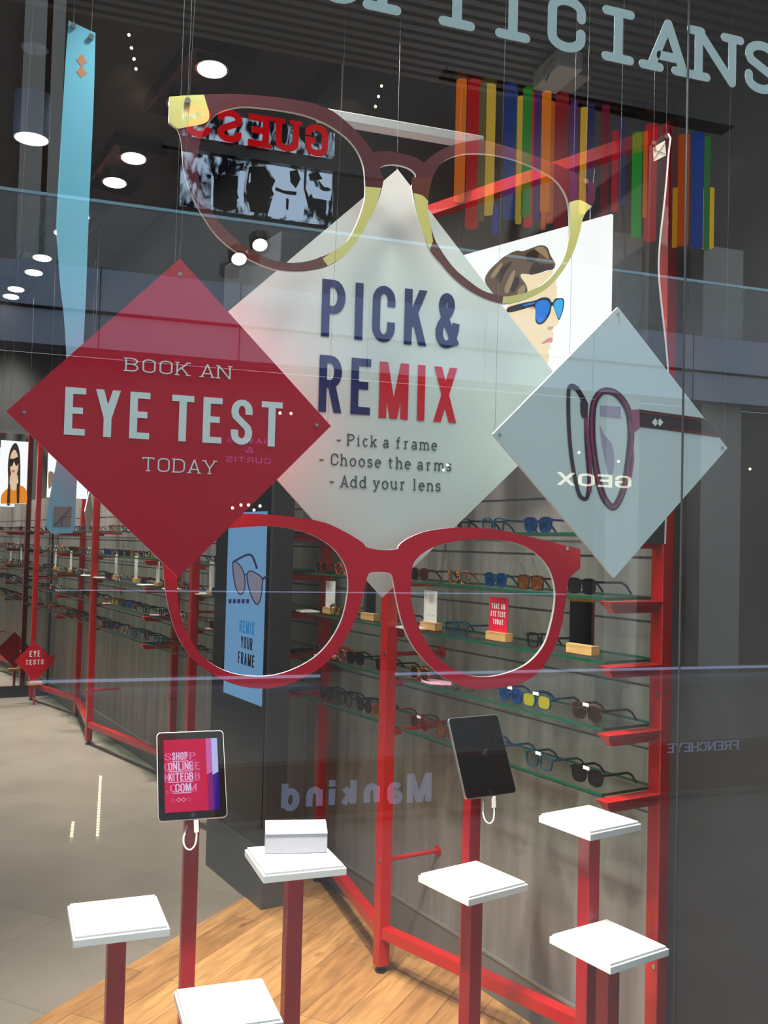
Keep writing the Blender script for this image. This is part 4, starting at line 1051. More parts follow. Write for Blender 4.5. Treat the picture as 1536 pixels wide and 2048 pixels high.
RED_OUT = [(732, 1094.5, c_), (755, 1099.4), (778, 1100), (795.5, 1098, c_), (801, 1088), (818, 1076), (846, 1064.5), (875, 1058.7), (918, 1055), (961, 1056), (1000, 1060), (1032, 1067), (1075, 1077), (1118, 1087.4), (1160.6, 1098, c_), (1161, 1120), (1160, 1137.5, c_), (1149, 1146), (1139, 1156), (1135, 1172), (1132, 1200), (1125, 1243), (1115, 1281), (1100, 1312), (1080, 1341), (1054, 1361), (1023, 1372), (989, 1377), (948, 1377.5), (918, 1370), (888, 1355), (858, 1330), (828, 1295), (808, 1255), (795.5, 1210), (787, 1165), (783, 1150), (773, 1144.5), (743, 1144.5), (735.5, 1152), (730, 1173), (718, 1220), (703, 1255), (683, 1290), (653, 1325), (618, 1350), (568, 1371), (525, 1377.5), (480, 1372), (440, 1357), (405, 1335), (375, 1305), (350, 1260), (335, 1205), (328.5, 1160), (325, 1128), (316, 1116), (303, 1104, c_), (301, 1066, c_), (350, 1048), (410, 1034), (487, 1027.5), (550, 1030), (600, 1036), (623, 1039), (655, 1047), (683, 1060), (709, 1074.5), (726, 1086)]
RED_L = [(455, 1057.5), (500, 1053.5), (545, 1052.5), (590, 1059), (630, 1072.5), (665, 1095), (687.5, 1125), (696, 1155), (695, 1190), (685, 1235), (665, 1275), (635, 1310), (595, 1335), (550, 1350), (505, 1352.5), (460, 1345), (420, 1325), (390, 1295), (367.5, 1250), (356, 1200), (355, 1155), (364, 1110), (388, 1080), (420, 1065)]
RED_R = [(828, 1125), (848, 1105), (878, 1090), (918, 1081.5), (968, 1078.5), (1008, 1081), (1043, 1090), (1073, 1107.5), (1095.5, 1132.5), (1108, 1165), (1110.5, 1200), (1103, 1245), (1088, 1290), (1058, 1325), (1018, 1345), (973, 1354), (933, 1349), (893, 1330), (863, 1300), (840.5, 1260), (825.5, 1215), (821.5, 1175), (824, 1145)]
cs = at_y(760, 1200, Y_RED)
rsp = thing('cutout_spectacles', 'giant cut-out spectacles in crimson, hanging at the middle of the window', 'giant spectacles', (cs.x, Y_RED + .004, at_y(948, 1378, Y_RED).z))
b = MB(); px_plate(b, RED_OUT, Y_RED, .009, [RED_L, RED_R]); b.obj('front_frame', [M_crimson, M_whiteacryl], rsp, True)
for px, py, zt in ((1133, 1097, SOFFIT_Z), (330, 1090, SOFFIT_Z)):
    p = at_y(px, py, Y_RED); s_ = MB(); s_.cyl(p + Vector((0, -.004, 0)), p, .004, 12); s_.obj('fixing_stud', M_steel, rsp, True)
    x = MB(); wire_to(x, p + Vector((0, .0045, .004)), .004); x.obj('hanging_wire', M_wire, rsp, True)

# ------------------------------------------------------------------ giant temple arms
Y_ARM = 1.95
CY_OUT = [(137.5, 41, c_), (191, 66, c_), (187.5, 200), (181, 350), (176, 475), (171.5, 600), (167.5, 675), (162, 800), (156, 920), (153.3, 973), (151.4, 1016), (150, 1052), (144.5, 1066, c_), (103.5, 1067.5, c_), (92, 1055, c_), (93, 1043), (97.7, 1006), (105.5, 961), (113, 922), (126, 830), (133, 760), (132.5, 707), (127.5, 630), (120, 565), (115.5, 500), (112.5, 450), (117.5, 350), (125, 225), (132.5, 100)]
cs = at_y(140, 500, Y_ARM)
ta = thing('cutout_temple', 'giant cut-out spectacle arm in sky blue, hanging at the left edge', 'giant spectacle arm', (cs.x, Y_ARM + .004, at_y(120, 1067, Y_ARM).z))
b = MB(); px_plate(b, CY_OUT, Y_ARM, .008); b.obj('arm_board', [M_cyan, M_whiteacryl], ta, True)
b = MB(); px_plate(b, [(108, 1013.4), (143.5, 1012.9), (141, 1053.9), (105.5, 1052.9)], Y_ARM - .0006, .0006, pre=False, smi=0); b.obj('printed_square', M_greyhole, ta, True)
b = MB()
for A in ([(108, 1052), (142, 1015)], [(124, 1035), (143, 1033)], [(123, 1036), (122.5, 1053)]): ribbon3(b, A, 1.3, lambda a, c, d: at_y(a, c, Y_ARM - d), -UY, False, .0016)
b.obj('printed_lines', M_blackline, ta, True)
for pts in ([(153, 119), (164, 107), (174, 124), (162, 132)], [(153, 143), (163, 130), (173, 147), (162, 155)]):
    b = MB(); px_plate(b, pts, Y_ARM - .0006, .0006, pre=False, smi=0); b.obj('printed_diamond', M_orangeprint, ta, True)
for px, py in ((147, 53), (182.5, 75)):
    p = at_y(px, py, Y_ARM); s_ = MB(); s_.cyl(p + Vector((0, -.006, 0)), p, .0055, 12); s_.obj('fixing_stud', M_steel, ta, True)
    x = MB(); wire_to(x, p + Vector((0, -.003, .004)), 0); x.obj('hanging_wire', M_wire, ta, True)
DK_OUT = [(1303, 289, c_), (1330, 268), (1336, 267), (1341, 276, c_), (1337, 310), (1333, 360), (1327, 420), (1321.5, 465), (1318, 510), (1317.5, 540), (1320, 580), (1326, 635), (1332, 690), (1336, 740), (1338, 800), (1337, 900), (1333, 1000), (1330, 1088, c_), (1291, 1088, c_), (1293, 1000), (1297, 800), (1297, 640), (1299, 480), (1301, 380)]
cs = at_y(1315, 600, Y_ARM)
tb = thing('cutout_temple', 'giant cut-out spectacle arm in dark brown, hanging upright before the red end post', 'giant spectacle arm', (cs.x, Y_ARM + .004, at_y(1310, 1088, Y_ARM).z))
b = MB(); px_plate(b, DK_OUT, Y_ARM, .008); b.obj('arm_board', [M_darkarm, M_darkarm], tb, True)
b = MB(); ribbon3(b, spline([(1336, 267, c_), (1341, 276, c_), (1337, 310), (1333, 360), (1327, 420), (1321.5, 465), (1318, 510), (1317.5, 540), (1320, 580), (1326, 635), (1332, 690), (1336, 740), (1338, 800), (1337, 900), (1333, 1000), (1330, 1088)], False, 4), 3.4, lambda a, c, d: at_y(a, c, Y_ARM - d), -UY, False, .0004); b.obj('white_edge', M_whiteacryl, tb, True)
b = MB(); px_plate(b, [(1306, 295), (1330, 281), (1332, 311), (1308, 323)], Y_ARM - .0006, .0006, pre=False, smi=0); b.obj('printed_square', M_cream, tb, True)
b = MB()
for A in ([(1308, 318), (1330, 286)], [(1309, 300), (1331, 308)]): ribbon3(b, A, 1.2, lambda a, c, d: at_y(a, c, Y_ARM - d), -UY, False, .0016)
b.obj('printed_lines', M_blackline, tb, True)
for px, py in ((1306, 287), (1331, 275)):
    p = at_y(px, py, Y_ARM); s_ = MB(); s_.cyl(p + Vector((0, -.005, 0)), p, .005, 12); s_.obj('fixing_stud', M_steel, tb, True)
    x = MB(); wire_to(x, p + Vector((0, -.003, .004)), 0); x.obj('hanging_wire', M_wire, tb, True)

# small pale grey junction box under the soffit, with its loop of cable
jb = at_z(1128, 128, 2.945)
jt = thing('junction_box', 'small pale grey electrical box fixed under the ribbed soffit behind the window letters', 'electrical box', (jb.x, jb.y, 2.945))
b = MB(); b.box((jb.x - .02, jb.y, 2.92), .075, .15, .05); b.obj('housing', mat('pale_grey_housing', rgb(132, 131, 128), .5), jt, True, bevel=.003)
b = MB(); b.box((jb.x + .045, jb.y + .02, 2.925), .05, .1, .04); b.obj('socket', mat('grey_housing', rgb(100, 99, 97), .5), jt, True, bevel=.003)
b = MB(); b.tube([(jb.x - .055, jb.y - .05, 2.93), (jb.x - .075, jb.y - .05, 2.905), (jb.x - .085, jb.y - .04, 2.885), (jb.x - .07, jb.y - .03, 2.87), (jb.x - .055, jb.y - .02, 2.9)], .0022, 6); b.obj('cable', M_wire, jt, True)

# ------------------------------------------------------------------ letters on the window
yl = GLASS_Y + .0012
xP, xS = at_y(793, 20, yl).x, at_y(1505, 182, yl).x; pitch = (xS - xP) / 7
zb_ = at_y(1225, 124, yl).z; zt_ = at_y(1225, 13, yl).z
x = MB(); lettering(x, 'OPTICIANS', 'typewriter', Vector((xP - 1.5 * pitch, yl, zb_)), UX, UZ, -UY, pitch * 9, zt_ - zb_, .0008)
tag(x.obj('window_lettering', M_letter), 'pale teal letters OPTICIANS stuck along the top of the window glass', 'lettering')

# ------------------------------------------------------------------ back-lit posters hanging in the frames
def art(parent, name, pts, fn, n, m, d, sm=True):
    b = MB(); L = spline(pts, True, 4) if sm else pts
    b.plate([fn(p[0], p[1], d) for p in L], n, .0004); return b.obj(name, m, parent, True)
ra, rb = wl(*POSTS['R']), wl(*POSTS['m']); dp = (rb - ra).normalized(); npz = Vector((-dp.y, dp.x, 0))
if npz.dot(WN) < 0: npz = -npz
pp = ra + npz * .03
def man(x, y, d=0.0): return at_plane(960 + x / 5.12, 460 + y / 5.12, pp + npz * d, npz)
M_lit = glow('lit_poster_white', (1, 1, 1, 1), 1.15)
tr_ = at_plane(1222, 428, pp, npz); tl_ = at_plane(925, 507, pp, npz)
zt, zb2 = tr_.z, 2.07; ea = tr_; eb = tr_ + (tl_ - tr_).normalized() * .80; eb.z = zt
ptm = thing('poster', 'back-lit white poster of a man in blue sunglasses, hanging from the red frame', 'poster', (ea + eb) / 2 - UZ * (zt - zb2))
b = MB(); b.plate([ea, eb, eb - UZ * (zt - zb2), ea - UZ * (zt - zb2)], npz, .012); b.obj('poster_panel', M_lit, ptm, True)
skin = glow('poster_skin', rgb(252, 228, 186), 1.08); skin2 = glow('poster_skin_shade', rgb(226, 176, 140), 1.0); hairm = glow('poster_hair', rgb(112, 90, 70), .9); hair2 = glow('poster_hair_dark', rgb(70, 52, 42), .8); hair3 = glow('poster_hair_light', rgb(172, 146, 112), .9)
sunf = glow('poster_sunglass_frame', rgb(34, 34, 52), .9); sunl = glow('poster_blue_lens', rgb(20, 128, 232), 1.0); sunl2 = glow('poster_blue_lens_light', rgb(60, 180, 250), 1.0); lips = glow('poster_lips', rgb(226, 150, 136), 1)
art(ptm, 'printed_face', [(420, 450), (520, 450), (620, 440), (735, 400, 'c'), (765, 460), (782, 560), (790, 640), (782, 700), (800, 760), (812, 850), (806, 950), (770, 985), (742, 1012), (752, 1060), (746, 1110), (738, 1140), (715, 1165), (726, 1200), (700, 1235), (706, 1300), (690, 1370, 'c'), (640, 1500, 'c'), (300, 1500, 'c'), (200, 1000), (260, 820), (330, 720), (450, 660)], man, npz, skin, .001)
art(ptm, 'printed_hair', [(50, 520), (90, 420), (180, 330), (250, 270), (370, 212), (440, 216), (540, 180), (625, 155), (690, 180), (722, 260), (770, 345), (748, 402), (690, 412), (600, 440), (510, 452), (430, 448), (418, 480), (470, 560), (484, 630), (440, 690), (260, 700), (230, 760, 'c'), (120, 640)], man, npz, hairm, .002)
for pts in ([(500, 452), (560, 330), (640, 350), (740, 350), (746, 400), (690, 412), (600, 442)], [(470, 250), (560, 200), (600, 260), (540, 330), (480, 300)], [(170, 470), (260, 350), (330, 330), (250, 450), (200, 540)], [(300, 560), (380, 480), (400, 540), (340, 640)]):
    art(ptm, 'printed_hair_shade', pts, man, npz, hair2, .003)
for pts in ([(110, 470), (200, 350), (230, 350), (150, 480)], [(250, 600), (330, 430), (360, 440), (290, 640)], [(380, 640), (440, 560), (466, 600), (420, 670)], [(560, 190), (640, 170), (690, 230), (700, 300), (620, 240)]):
    art(ptm, 'printed_hair_light', pts, man, npz, hair3, .0036)
art(ptm, 'printed_shade', [(690, 1000), (740, 985), (748, 1010), (700, 1025)], man, npz, skin2, .002); art(ptm, 'printed_shade', [(490, 770), (560, 760), (556, 810), (500, 800)], man, npz, skin2, .002)
art(ptm, 'printed_lips', [(625, 1165), (690, 1112), (722, 1100), (742, 1112), (738, 1150), (705, 1150)], man, npz, lips, .002)
art(ptm, 'printed_sunglasses', [(285, 795), (420, 752), (560, 722), (640, 690), (705, 698), (738, 742), (765, 708), (800, 698), (856, 708), (855, 800), (812, 920), (782, 870), (752, 790), (735, 775), (715, 860), (660, 945), (605, 968), (568, 930), (556, 790), (430, 815), (292, 845)], man, npz, sunf, .004)
art(ptm, 'printed_lens', [(580, 745), (640, 716), (700, 730), (716, 780), (698, 850), (650, 925), (604, 950), (576, 905), (568, 810)], man, npz, sunl, .005); art(ptm, 'printed_lens', [(762, 742), (800, 712), (846, 718), (844, 800), (811, 906), (784, 860), (756, 790)], man, npz, sunl2, .005); art(ptm, 'printed_temple_inset', [(445, 765), (550, 738), (556, 756), (450, 776)], man, npz, sunl, .005)
for px, py in ((918, 508), (1178, 440)):
    x = MB(); p = at_plane(px, py, pp, npz); p.z = zt; q = Vector((p.x, p.y, 2.838 - .021))
    q = q - npz * .03
    x.cyl(p - npz * .006, p + UZ * .05 - npz * .006, .003, 6); x.cyl(p + UZ * .05 - npz * .006, q, .0012, 5); x.obj('hook_wire', M_steel, ptm, True)
# poster of a woman at the back
BP = wl(9.55, 0)
def back_q(dx, dy, d=0.0): return at_plane(0 + dx / 5.12, 840 + dy / 5.12, BP - WDIR * d, -WDIR)
cn = [back_q(12, 205), back_q(292, 205), back_q(284, 862), back_q(4, 862)]
ptw = thing('poster', 'back-lit poster of a long-haired woman in sunglasses and orange top at the far left', 'poster', (cn[0] + cn[1] + cn[2] + cn[3]) / 4)
x0, x1 = cn[0], cn[1]; x1.z = x0.z; z2 = cn[2].z
b = MB(); b.plate([Vector((x0.x, x0.y, z2)), Vector((x1.x, x1.y, z2)), x1, x0], -WDIR, .012); b.obj('poster_panel', M_lit, ptw, True)
h2 = glow('poster_long_hair', rgb(66, 46, 40), .9); or_ = glow('poster_orange_top', rgb(240, 142, 34), 1.0); sk = glow('poster_woman_skin', rgb(240, 204, 166), 1.0); sg = glow('poster_woman_sunglasses', rgb(40, 32, 34), 1)
nb = -WDIR
art(ptw, 'printed_hair', [(68, 852), (84, 640), (80, 480), (100, 320), (150, 236), (190, 280), (208, 420), (206, 700), (198, 852), (172, 800), (175, 600), (110, 600), (104, 852)], back_q, nb, h2, .002)
art(ptw, 'printed_neck', [(108, 560), (176, 560), (182, 720), (106, 720)], back_q, nb, sk, .003)
art(ptw, 'printed_top', [(6, 856, 'c'), (16, 770), (70, 706), (105, 700), (140, 724), (180, 700), (214, 672), (262, 706), (278, 775), (276, 856, 'c')], back_q, nb, or_, .004)
art(ptw, 'printed_hair', [(70, 852, 'c'), (80, 700), (104, 660), (104, 852, 'c')], back_q, nb, h2, .005); art(ptw, 'printed_hair', [(172, 852, 'c'), (172, 660), (200, 680), (196, 852, 'c')], back_q, nb, h2, .005)
art(ptw, 'printed_face', [(106, 380), (122, 330), (150, 305), (176, 345), (188, 420), (184, 510), (160, 570), (138, 588), (114, 550), (104, 470)], back_q, nb, sk, .005)
art(ptw, 'printed_sunglasses', [(90, 400), (140, 396), (190, 378), (190, 440), (165, 470), (143, 425), (128, 466), (104, 476), (90, 446)], back_q, nb, sg, .007)
art(ptw, 'printed_lips', [(120, 522), (138, 512), (152, 518), (138, 540)], back_q, nb, glow('poster_red_lips', rgb(200, 96, 90), 1), .007)
for p in (x0, x1):
    x = MB(); x.cyl(p, Vector((p.x, p.y, CEIL - .12)), .0015, 5); x.obj('hook_wire', M_steel, ptw, True)
# second white poster further back, behind the blue arm
QP = wl(8.3, .1)
qa, qb = at_plane(97, 905, QP, -WDIR), at_plane(174, 998, QP, -WDIR)
pt3 = thing('poster', 'white back-lit poster half hidden behind the sky blue arm', 'poster', Vector(((qa.x + qb.x) / 2, qa.y, qb.z)))
b = MB(); b.plate([Vector((qa.x, qa.y, qb.z)), qb, Vector((qb.x, qb.y, qa.z)), qa], -WDIR, .012); b.obj('poster_panel', M_lit, pt3, True)
def q3(x, y, d=0.0): return at_plane(x, y, QP - WDIR * d, -WDIR)
art(pt3, 'printed_lens', [(97, 946), (103, 943), (108, 948), (106, 965), (101, 975), (97, 975)], q3, -WDIR, glow('poster_brown_lens', rgb(150, 118, 96), 1), .002)
for p in (Vector((qa.x, qa.y, qa.z)), Vector((qb.x, qb.y, qa.z))):
    x = MB(); x.cyl(p, Vector((p.x, p.y, CEIL)), .0015, 5); x.obj('hook_wire', M_steel, pt3, True)

# small diamond signs at the back
FS = wl(9.45, .25)
def dia(label, cx, cy, hw, hh, P_, n, m, cat='sign', texts=()):
    f = lambda x, y, d=0.0: at_plane(x, y, P_ + n * d, n)
    t = thing('diamond_sign', label, cat, f(cx, cy + hh))
    b = MB(); b.plate([f(cx, cy - hh), f(cx - hw, cy), f(cx, cy + hh), f(cx + hw, cy)], n, .006); b.obj('board', m, t, True)
    if texts:
        x = MB()
        for tx, bl, br, tl in texts: text_on_plane(x, tx, 'cond', bl, br, tl, P_ + n * .0005, n, -WN if n.dot(WDIR) < -.9 else -WDIR)
        x.obj('lettering', M_paleprint, t, True)
    return t, f
ey, f_ = dia('small crimson diamond sign reading EYE TESTS on an oak block at the far left', 69.5, 1323, 40, 40, FS, -WDIR, M_signred, texts=[('EYE', (59, 1314), (80, 1316), (59.5, 1302)), ('TESTS', (51, 1330), (87, 1333.5), (52, 1320))])
bp_ = f_(69.5, 1364); b = MB(); b.box(Vector((bp_.x, bp_.y, bp_.z - .012)), .13, .05, .03, (WN, WDIR, UZ)); b.obj('oak_block', M_oakblock, ey, True)
b = MB(); b.bar(Vector((bp_.x, bp_.y, 0)), Vector((bp_.x, bp_.y, bp_.z - .027)), .02, .02); b.obj('stem', M_red, ey, True)
tp = on_wall(178, 1020, .23)
tdp = thing('diamond_sign', 'small pale teal diamond sign seen edge-on beside the tall red post', 'sign', Vector((tp.x, tp.y, 1.72)))
c0 = on_wall(178, 1024, .33); rv = ray(178, 1024); ax_ = (Matrix.Rotation(math.radians(-11), 3, 'Z') @ Vector((rv.x, rv.y, 0))).normalized()
b = MB(); b.plate([c0 + UZ * .17, c0 + ax_ * .15, c0 - UZ * .17, c0 - ax_ * .15], ax_.cross(UZ), .006); b.obj('board', M_signsmall, tdp, True)
x = MB(); x.cyl(c0 + UZ * .17, c0 + UZ * (CEIL - c0.z), .001, 5); x.obj('hook_wire', M_steel, tdp, True)

# ------------------------------------------------------------------ ceiling lamps of the shop
def downlight_pair(label, p, q):
    p, q = Vector(p), Vector(q); d = (q - p).normalized(); c = (p + q) / 2
    t = thing('downlight_tray', label, 'ceiling light', (c.x, c.y, CEIL), 0, 'twin downlights in black trays')
    side = Vector((-d.y, d.x, 0)); ax = (d, side, UZ)
    b = MB(); L = (q - p).length + .34
    b.box((c.x, c.y, CEIL - .008), L, .30, .016, ax)
    for s in (-1, 1): b.box((c.x + side.x * .15 * s, c.y + side.y * .15 * s, CEIL - .04), L, .012, .08, ax); b.box((c.x + d.x * L / 2 * s, c.y + d.y * L / 2 * s, CEIL - .04), .012, .31, .08, ax)
    b.obj('tray', M_black, t, True)
    for w in (p, q):
        g = MB(); n = 20; tilt = Vector((0, -.08, -1)).normalized(); u_ = UX; v_ = tilt.cross(u_).normalized()
        cc_ = Vector((w.x, w.y, CEIL - .05))
        g.tube([cc_ - tilt * .03, cc_ + tilt * .02], .084, n); hs = g.obj('lamp_housing', M_steel, t, True)
        g = MB(); g.cyl(cc_ + tilt * .02, cc_ + tilt * .0225, .072, n); g.obj('lamp_face', M_light, hs, True)
TR = [((.621, 4.68), (.527, 5.126)), ((.332, 5.968), (.243, 6.428)), ((.03, 7.21), (-.07, 7.66)), ((-.244, 8.422), (-.324, 8.923)), ((-.50, 9.60), (-.56, 9.92))]
TL_ = ['nearest twin downlight in its black tray on the ceiling, above the yellow spectacle tip', 'second nearest twin downlight in a black tray', 'twin downlight in a black tray behind the sky blue arm', 'twin downlight in a black tray above the dark back wall', 'farthest twin downlight in a black tray at the left edge']
for (p, q), l in zip(TR, TL_): downlight_pair(l, (p[0], p[1], 0), (q[0], q[1], 0))
pc = at_z(70, 92, CEIL)
pn = thing('pendant_lamp', 'slate blue cylinder pendant lamp with warm light, hanging at upper left', 'pendant lamp', (pc.x, pc.y, CEIL))
pb = at_plane(63, 278, pc, UY); ptop = at_plane(63, 190, pc, UY)
b = MB(); b.cyl((pc.x, pc.y, CEIL - .015), (pc.x, pc.y, CEIL), .065, 24); b.obj('ceiling_rose', M_pend, pn, True, smooth=False)
b = MB(); b.cyl((pc.x, pc.y, ptop.z), (pc.x, pc.y, CEIL), .003, 6); b.obj('cord', M_wire, pn, True)
b = MB(); b.cyl((pc.x, pc.y, pb.z), (pc.x, pc.y, ptop.z), .085, 32); b.obj('shade', M_pend, pn, True)
b = MB(); b.cyl((pc.x, pc.y, pb.z - .002), (pc.x, pc.y, pb.z + .0005), .078, 32); b.obj('lamp_face', M_pendglow, pn, True)
# their light
for ti, (p, q) in enumerate(TR):
    c = Vector(((p[0] + q[0]) / 2, (p[1] + q[1]) / 2, CEIL - .1))
    lamp('shelf_wall_spot', 'SPOT', c, SPOT_SHELF * (1.5 if ti == 0 else 4.4), size=.07, angle=math.radians(64), blend=.9, target=c + Vector((.10, .02, -1)))
for s in (2.75, 3.6):  # unseen spots without a fixture, added to brighten the near shelves
    c = wl(s, 1.15, CEIL - .06); lamp('shelf_wall_spot', 'SPOT', c, SPOT_SHELF * 1.5, size=.07, angle=math.radians(62), target=wl(s - .1, 0, 1.35))
for i, (xx, yy_) in enumerate(((.12, 2.08), (.58, 2.05), (1.0, 1.96), (1.24, 1.87), (.25, 1.775), (1.0, 1.775))):
    t = thing('soffit_downlight', 'recessed round downlight in the ribbed soffit over the window, %s from the left' % ORD[i], 'ceiling light', (xx, yy_, 2.948), 0, 'soffit downlights')
    g = MB(); g.cyl((xx, yy_, 2.925), (xx, yy_, 2.947), .05, 20); g.obj('ring', M_steel, t, True)
    g = MB(); g.cyl((xx, yy_, 2.923), (xx, yy_, 2.9255), .04, 20); g.obj('lamp_face', M_light, t, True)
    lamp('soffit_beam', 'SPOT', (xx, yy_, 2.91), SPOT_DISPLAY, size=.05, angle=math.radians(80), target=(xx, yy_ + (.12 if xx < 1.2 else .3), 0)) if yy_ > 2 else lamp('soffit_beam', 'SPOT', (xx, yy_, 2.91), SPOT_SIGN, (1, .97, .93), size=.05, angle=math.radians(110), target=(xx, yy_ + .1, 0))
for xx, yy_ in ((-2.2, 4.0), (-2.6, 7.5), (-5, 5.5)):  # unseen fill lights added to brighten the tile floor
    lamp('shop_fill_light', 'AREA', (xx, yy_, CEIL - .08), AREA_SHOP, size=(1.2, 1.2), color=(1, .94, .86), rot=(0, 0, 0))
u = MB(); u.box((-6.97, 6.5, 1.5), .05, 5, 1.2); tag(u.obj('counter_front', mat('yellow_wall_panel', rgb(236, 176, 40), .5)), 'yellow wall panel on the far left side of the shop', 'wall panel')

# ------------------------------------------------------------------ the mall behind the viewer, seen mirrored in the glass
YV = 11.0; YR = 2 * GLASS_Y - YV          # facade across the atrium
def mir_pt(px, py, yv=YV):
    p = at_y(px, py, yv); return Vector((p.x, 2 * GLASS_Y - p.y, p.z))
M_mfloor = tile_floor_mat('mall_floor_tile', rgb(100, 100, 99), rgb(95, 95, 94), rgb(78, 77, 76), .9, .9, 0, .3)
struct(poly_floor('ground_mall', [(-16, GLASS_Y), (-16, YR - 4), (18, YR - 4), (18, GLASS_Y)], 0, M_mfloor))
M_facade = mat('brown_facade', rgb(40, 32, 27), .6, noise=.3, nscale=.6); M_slab = mat('grey_blue_fascia_panel', rgb(118, 128, 148), .35); M_pillar = mat('pale_stone_pillar', rgb(124, 123, 121), .5); M_seam = mat('dark_seam', rgb(30, 30, 34), .7)
M_lowfac = mat('dark_shopfront', rgb(54, 49, 45), .5, noise=.25, nscale=.8)
zA, zB = mir_pt(350, 558).z, mir_pt(350, 715).z
u = MB(); u.box((1, YR - .6, (zA + 14) / 2), 36, .3, 14 - zA); struct(u.obj('wall_opposite_upper', M_facade))
u = MB(); u.box((1, YR - .6, zB / 2), 36, .3, zB); struct(u.obj('wall_opposite_lower', M_lowfac))
u = MB(); zm = mir_pt(350, 645).z
u.box((1, YR + .0, (zA + zm) / 2), 36, .3, zA - zm - .03); u.box((1, YR - .06, (zm + zB) / 2), 36, .3, zm - zB - .02)
u.box((1, YR - .3, (zA + zB) / 2), 36, .32, zA - zB - .01); struct(u.obj('trim_2', M_slab))
u = MB(); u.box((1, YR - .1, zm), 36, .3, .05)
for i in range(13): u.box((-9 + i * 1.55, YR + .148, (zA + zB) / 2), .012, .012, zA - zB)
struct(u.obj('trim_3', M_seam))
zr = mir_pt(340, 425).z
bt_ = thing('glass_balustrade', 'glass balustrade with a thin pale rail, mirrored across the upper part of the window', 'balustrade', (1, YR, zA))
u = MB(); u.box((1, YR + .05, zr), 36, .04, .035); u.obj('rail', mat('pale_rail', rgb(150, 190, 205), .3, emit=.25), bt_, True)  # rail is no lamp; a faint glow is put into its colour
u = MB(); u.box((1, YR + .05, (zr + zA) / 2), 36, .012, zr - zA - .03); u.obj('glass_panel', clear_mat('balustrade_glass', (.9, .94, .96, 1), .06), bt_, True)
# pillars
for i, (a, c, y0) in enumerate(((26, 72, 20), (84, 110, 30), (1230, 1296, 440), (1420, 1500, 420))):
    p, q = mir_pt(a, 600), mir_pt(c, 600)
    u = MB(); w = abs(q.x - p.x); z1 = 9.5 if i < 2 else zr + .6
    z0 = zA if i < 2 else 0; u.box(((p.x + q.x) / 2, YR - .3, (z0 + z1) / 2), w, .3, z1 - z0); struct(u.obj('pillar', M_pillar))
# GUESS sign and screen
def mir_text(text, style, bl, br, tl, m, name, label, yv=YV, th=.006, cat='shop sign'):
    a, b_, c = mir_pt(*bl, yv), mir_pt(*br, yv), mir_pt(*tl, yv)
    x = MB(); lettering(x, text, style, a, -UX, UZ, UY, (a - b_).x, (c - a).z, th)
    return tag(x.obj(name, m), label, cat)
M_guess = glow('red_sign_glow', rgb(226, 16, 30), 3.2)
yg = YV + .15
mir_text('GUESS', 'heavy', (655, 316), (371, 272), (655, 253), M_guess, 'shop_sign', 'red shop sign GUESS mirrored in the glass behind the top spectacles', yg - .1)
bb = [mir_pt(325, 268, yg), mir_pt(800, 350, yg), mir_pt(325, 293, yg)]
u = MB(); u.box(((bb[0].x + bb[1].x) / 2, bb[0].y, (bb[0].z + bb[2].z) / 2), abs(bb[1].x - bb[0].x), .1, bb[0].z - bb[2].z)
tag(u.obj('sign_bar', M_black), 'black bar carrying the mirrored red shop sign', 'sign bar')
s00, s11 = mir_pt(365, 236, yg + .2), mir_pt(664, 440, yg + .2); ztop = mir_pt(520, 243, yg + .2).z; zbot = mir_pt(520, 432, yg + .2).z
vt = thing('video_wall', 'blue-white video screen with black and white fashion film, mirrored behind the top spectacles', 'screen', ((s00.x + s11.x) / 2, s00.y, zbot))
m = bpy.data.materials.new('video_wall_picture'); m.use_nodes = True; nt = m.node_tree; nt.nodes.remove(nt.nodes['Principled BSDF'])
tc = nt.nodes.new('ShaderNodeTexCoord'); mp = nt.nodes.new('ShaderNodeMapping'); mp.inputs['Scale'].default_value = (2.3, 1, 1.1)
nz = nt.nodes.new('ShaderNodeTexNoise'); nz.inputs['Scale'].default_value = 3.4; nz.inputs['Detail'].default_value = 6; nz.inputs['Distortion'].default_value = 1.2
rp = nt.nodes.new('ShaderNodeValToRGB'); rp.color_ramp.elements[0].position = .46; rp.color_ramp.elements[0].color = (.004, .006, .012, 1); rp.color_ramp.elements[1].position = .62; rp.color_ramp.elements[1].color = (.55, .78, 1, 1)
em = nt.nodes.new('ShaderNodeEmission'); em.inputs[1].default_value = 3.6
nt.links.new(tc.outputs['Object'], mp.inputs[0]); nt.links.new(mp.outputs[0], nz.inputs['Vector']); nt.links.new(nz.outputs['Fac'], rp.inputs[0]); nt.links.new(rp.outputs[0], em.inputs[0]); nt.links.new(em.outputs[0], nt.nodes['Material Output'].inputs[0])
u = MB(); u.box(((s00.x + s11.x) / 2, s00.y, (ztop + zbot) / 2), abs(s11.x - s00.x), .05, ztop - zbot); u.obj('display', m, vt, True)
M_vl = glow('video_pale_figure', (.55, .75, 1, 1), 3.8); M_vd = glow('video_dark_figure', (.01, .012, .02, 1), 1)
def vp(pts, m, d): 
    b = MB(); L = [mir_pt(300 + x / 3.2, 160 + y / 3.2, yg + .2) + UY * (.026 + d) for x, y in pts]; b.plate(L, UY, .002); b.obj('picture_patch', m, vt, True)
J1 = [(740, 545), (800, 552), (900, 570), (985, 600), (978, 690), (960, 715), (985, 820), (975, 905), (885, 900), (872, 830), (850, 890), (748, 876), (772, 790), (790, 735), (775, 700), (800, 650), (770, 600)]
vp(J1, M_vl, .004)
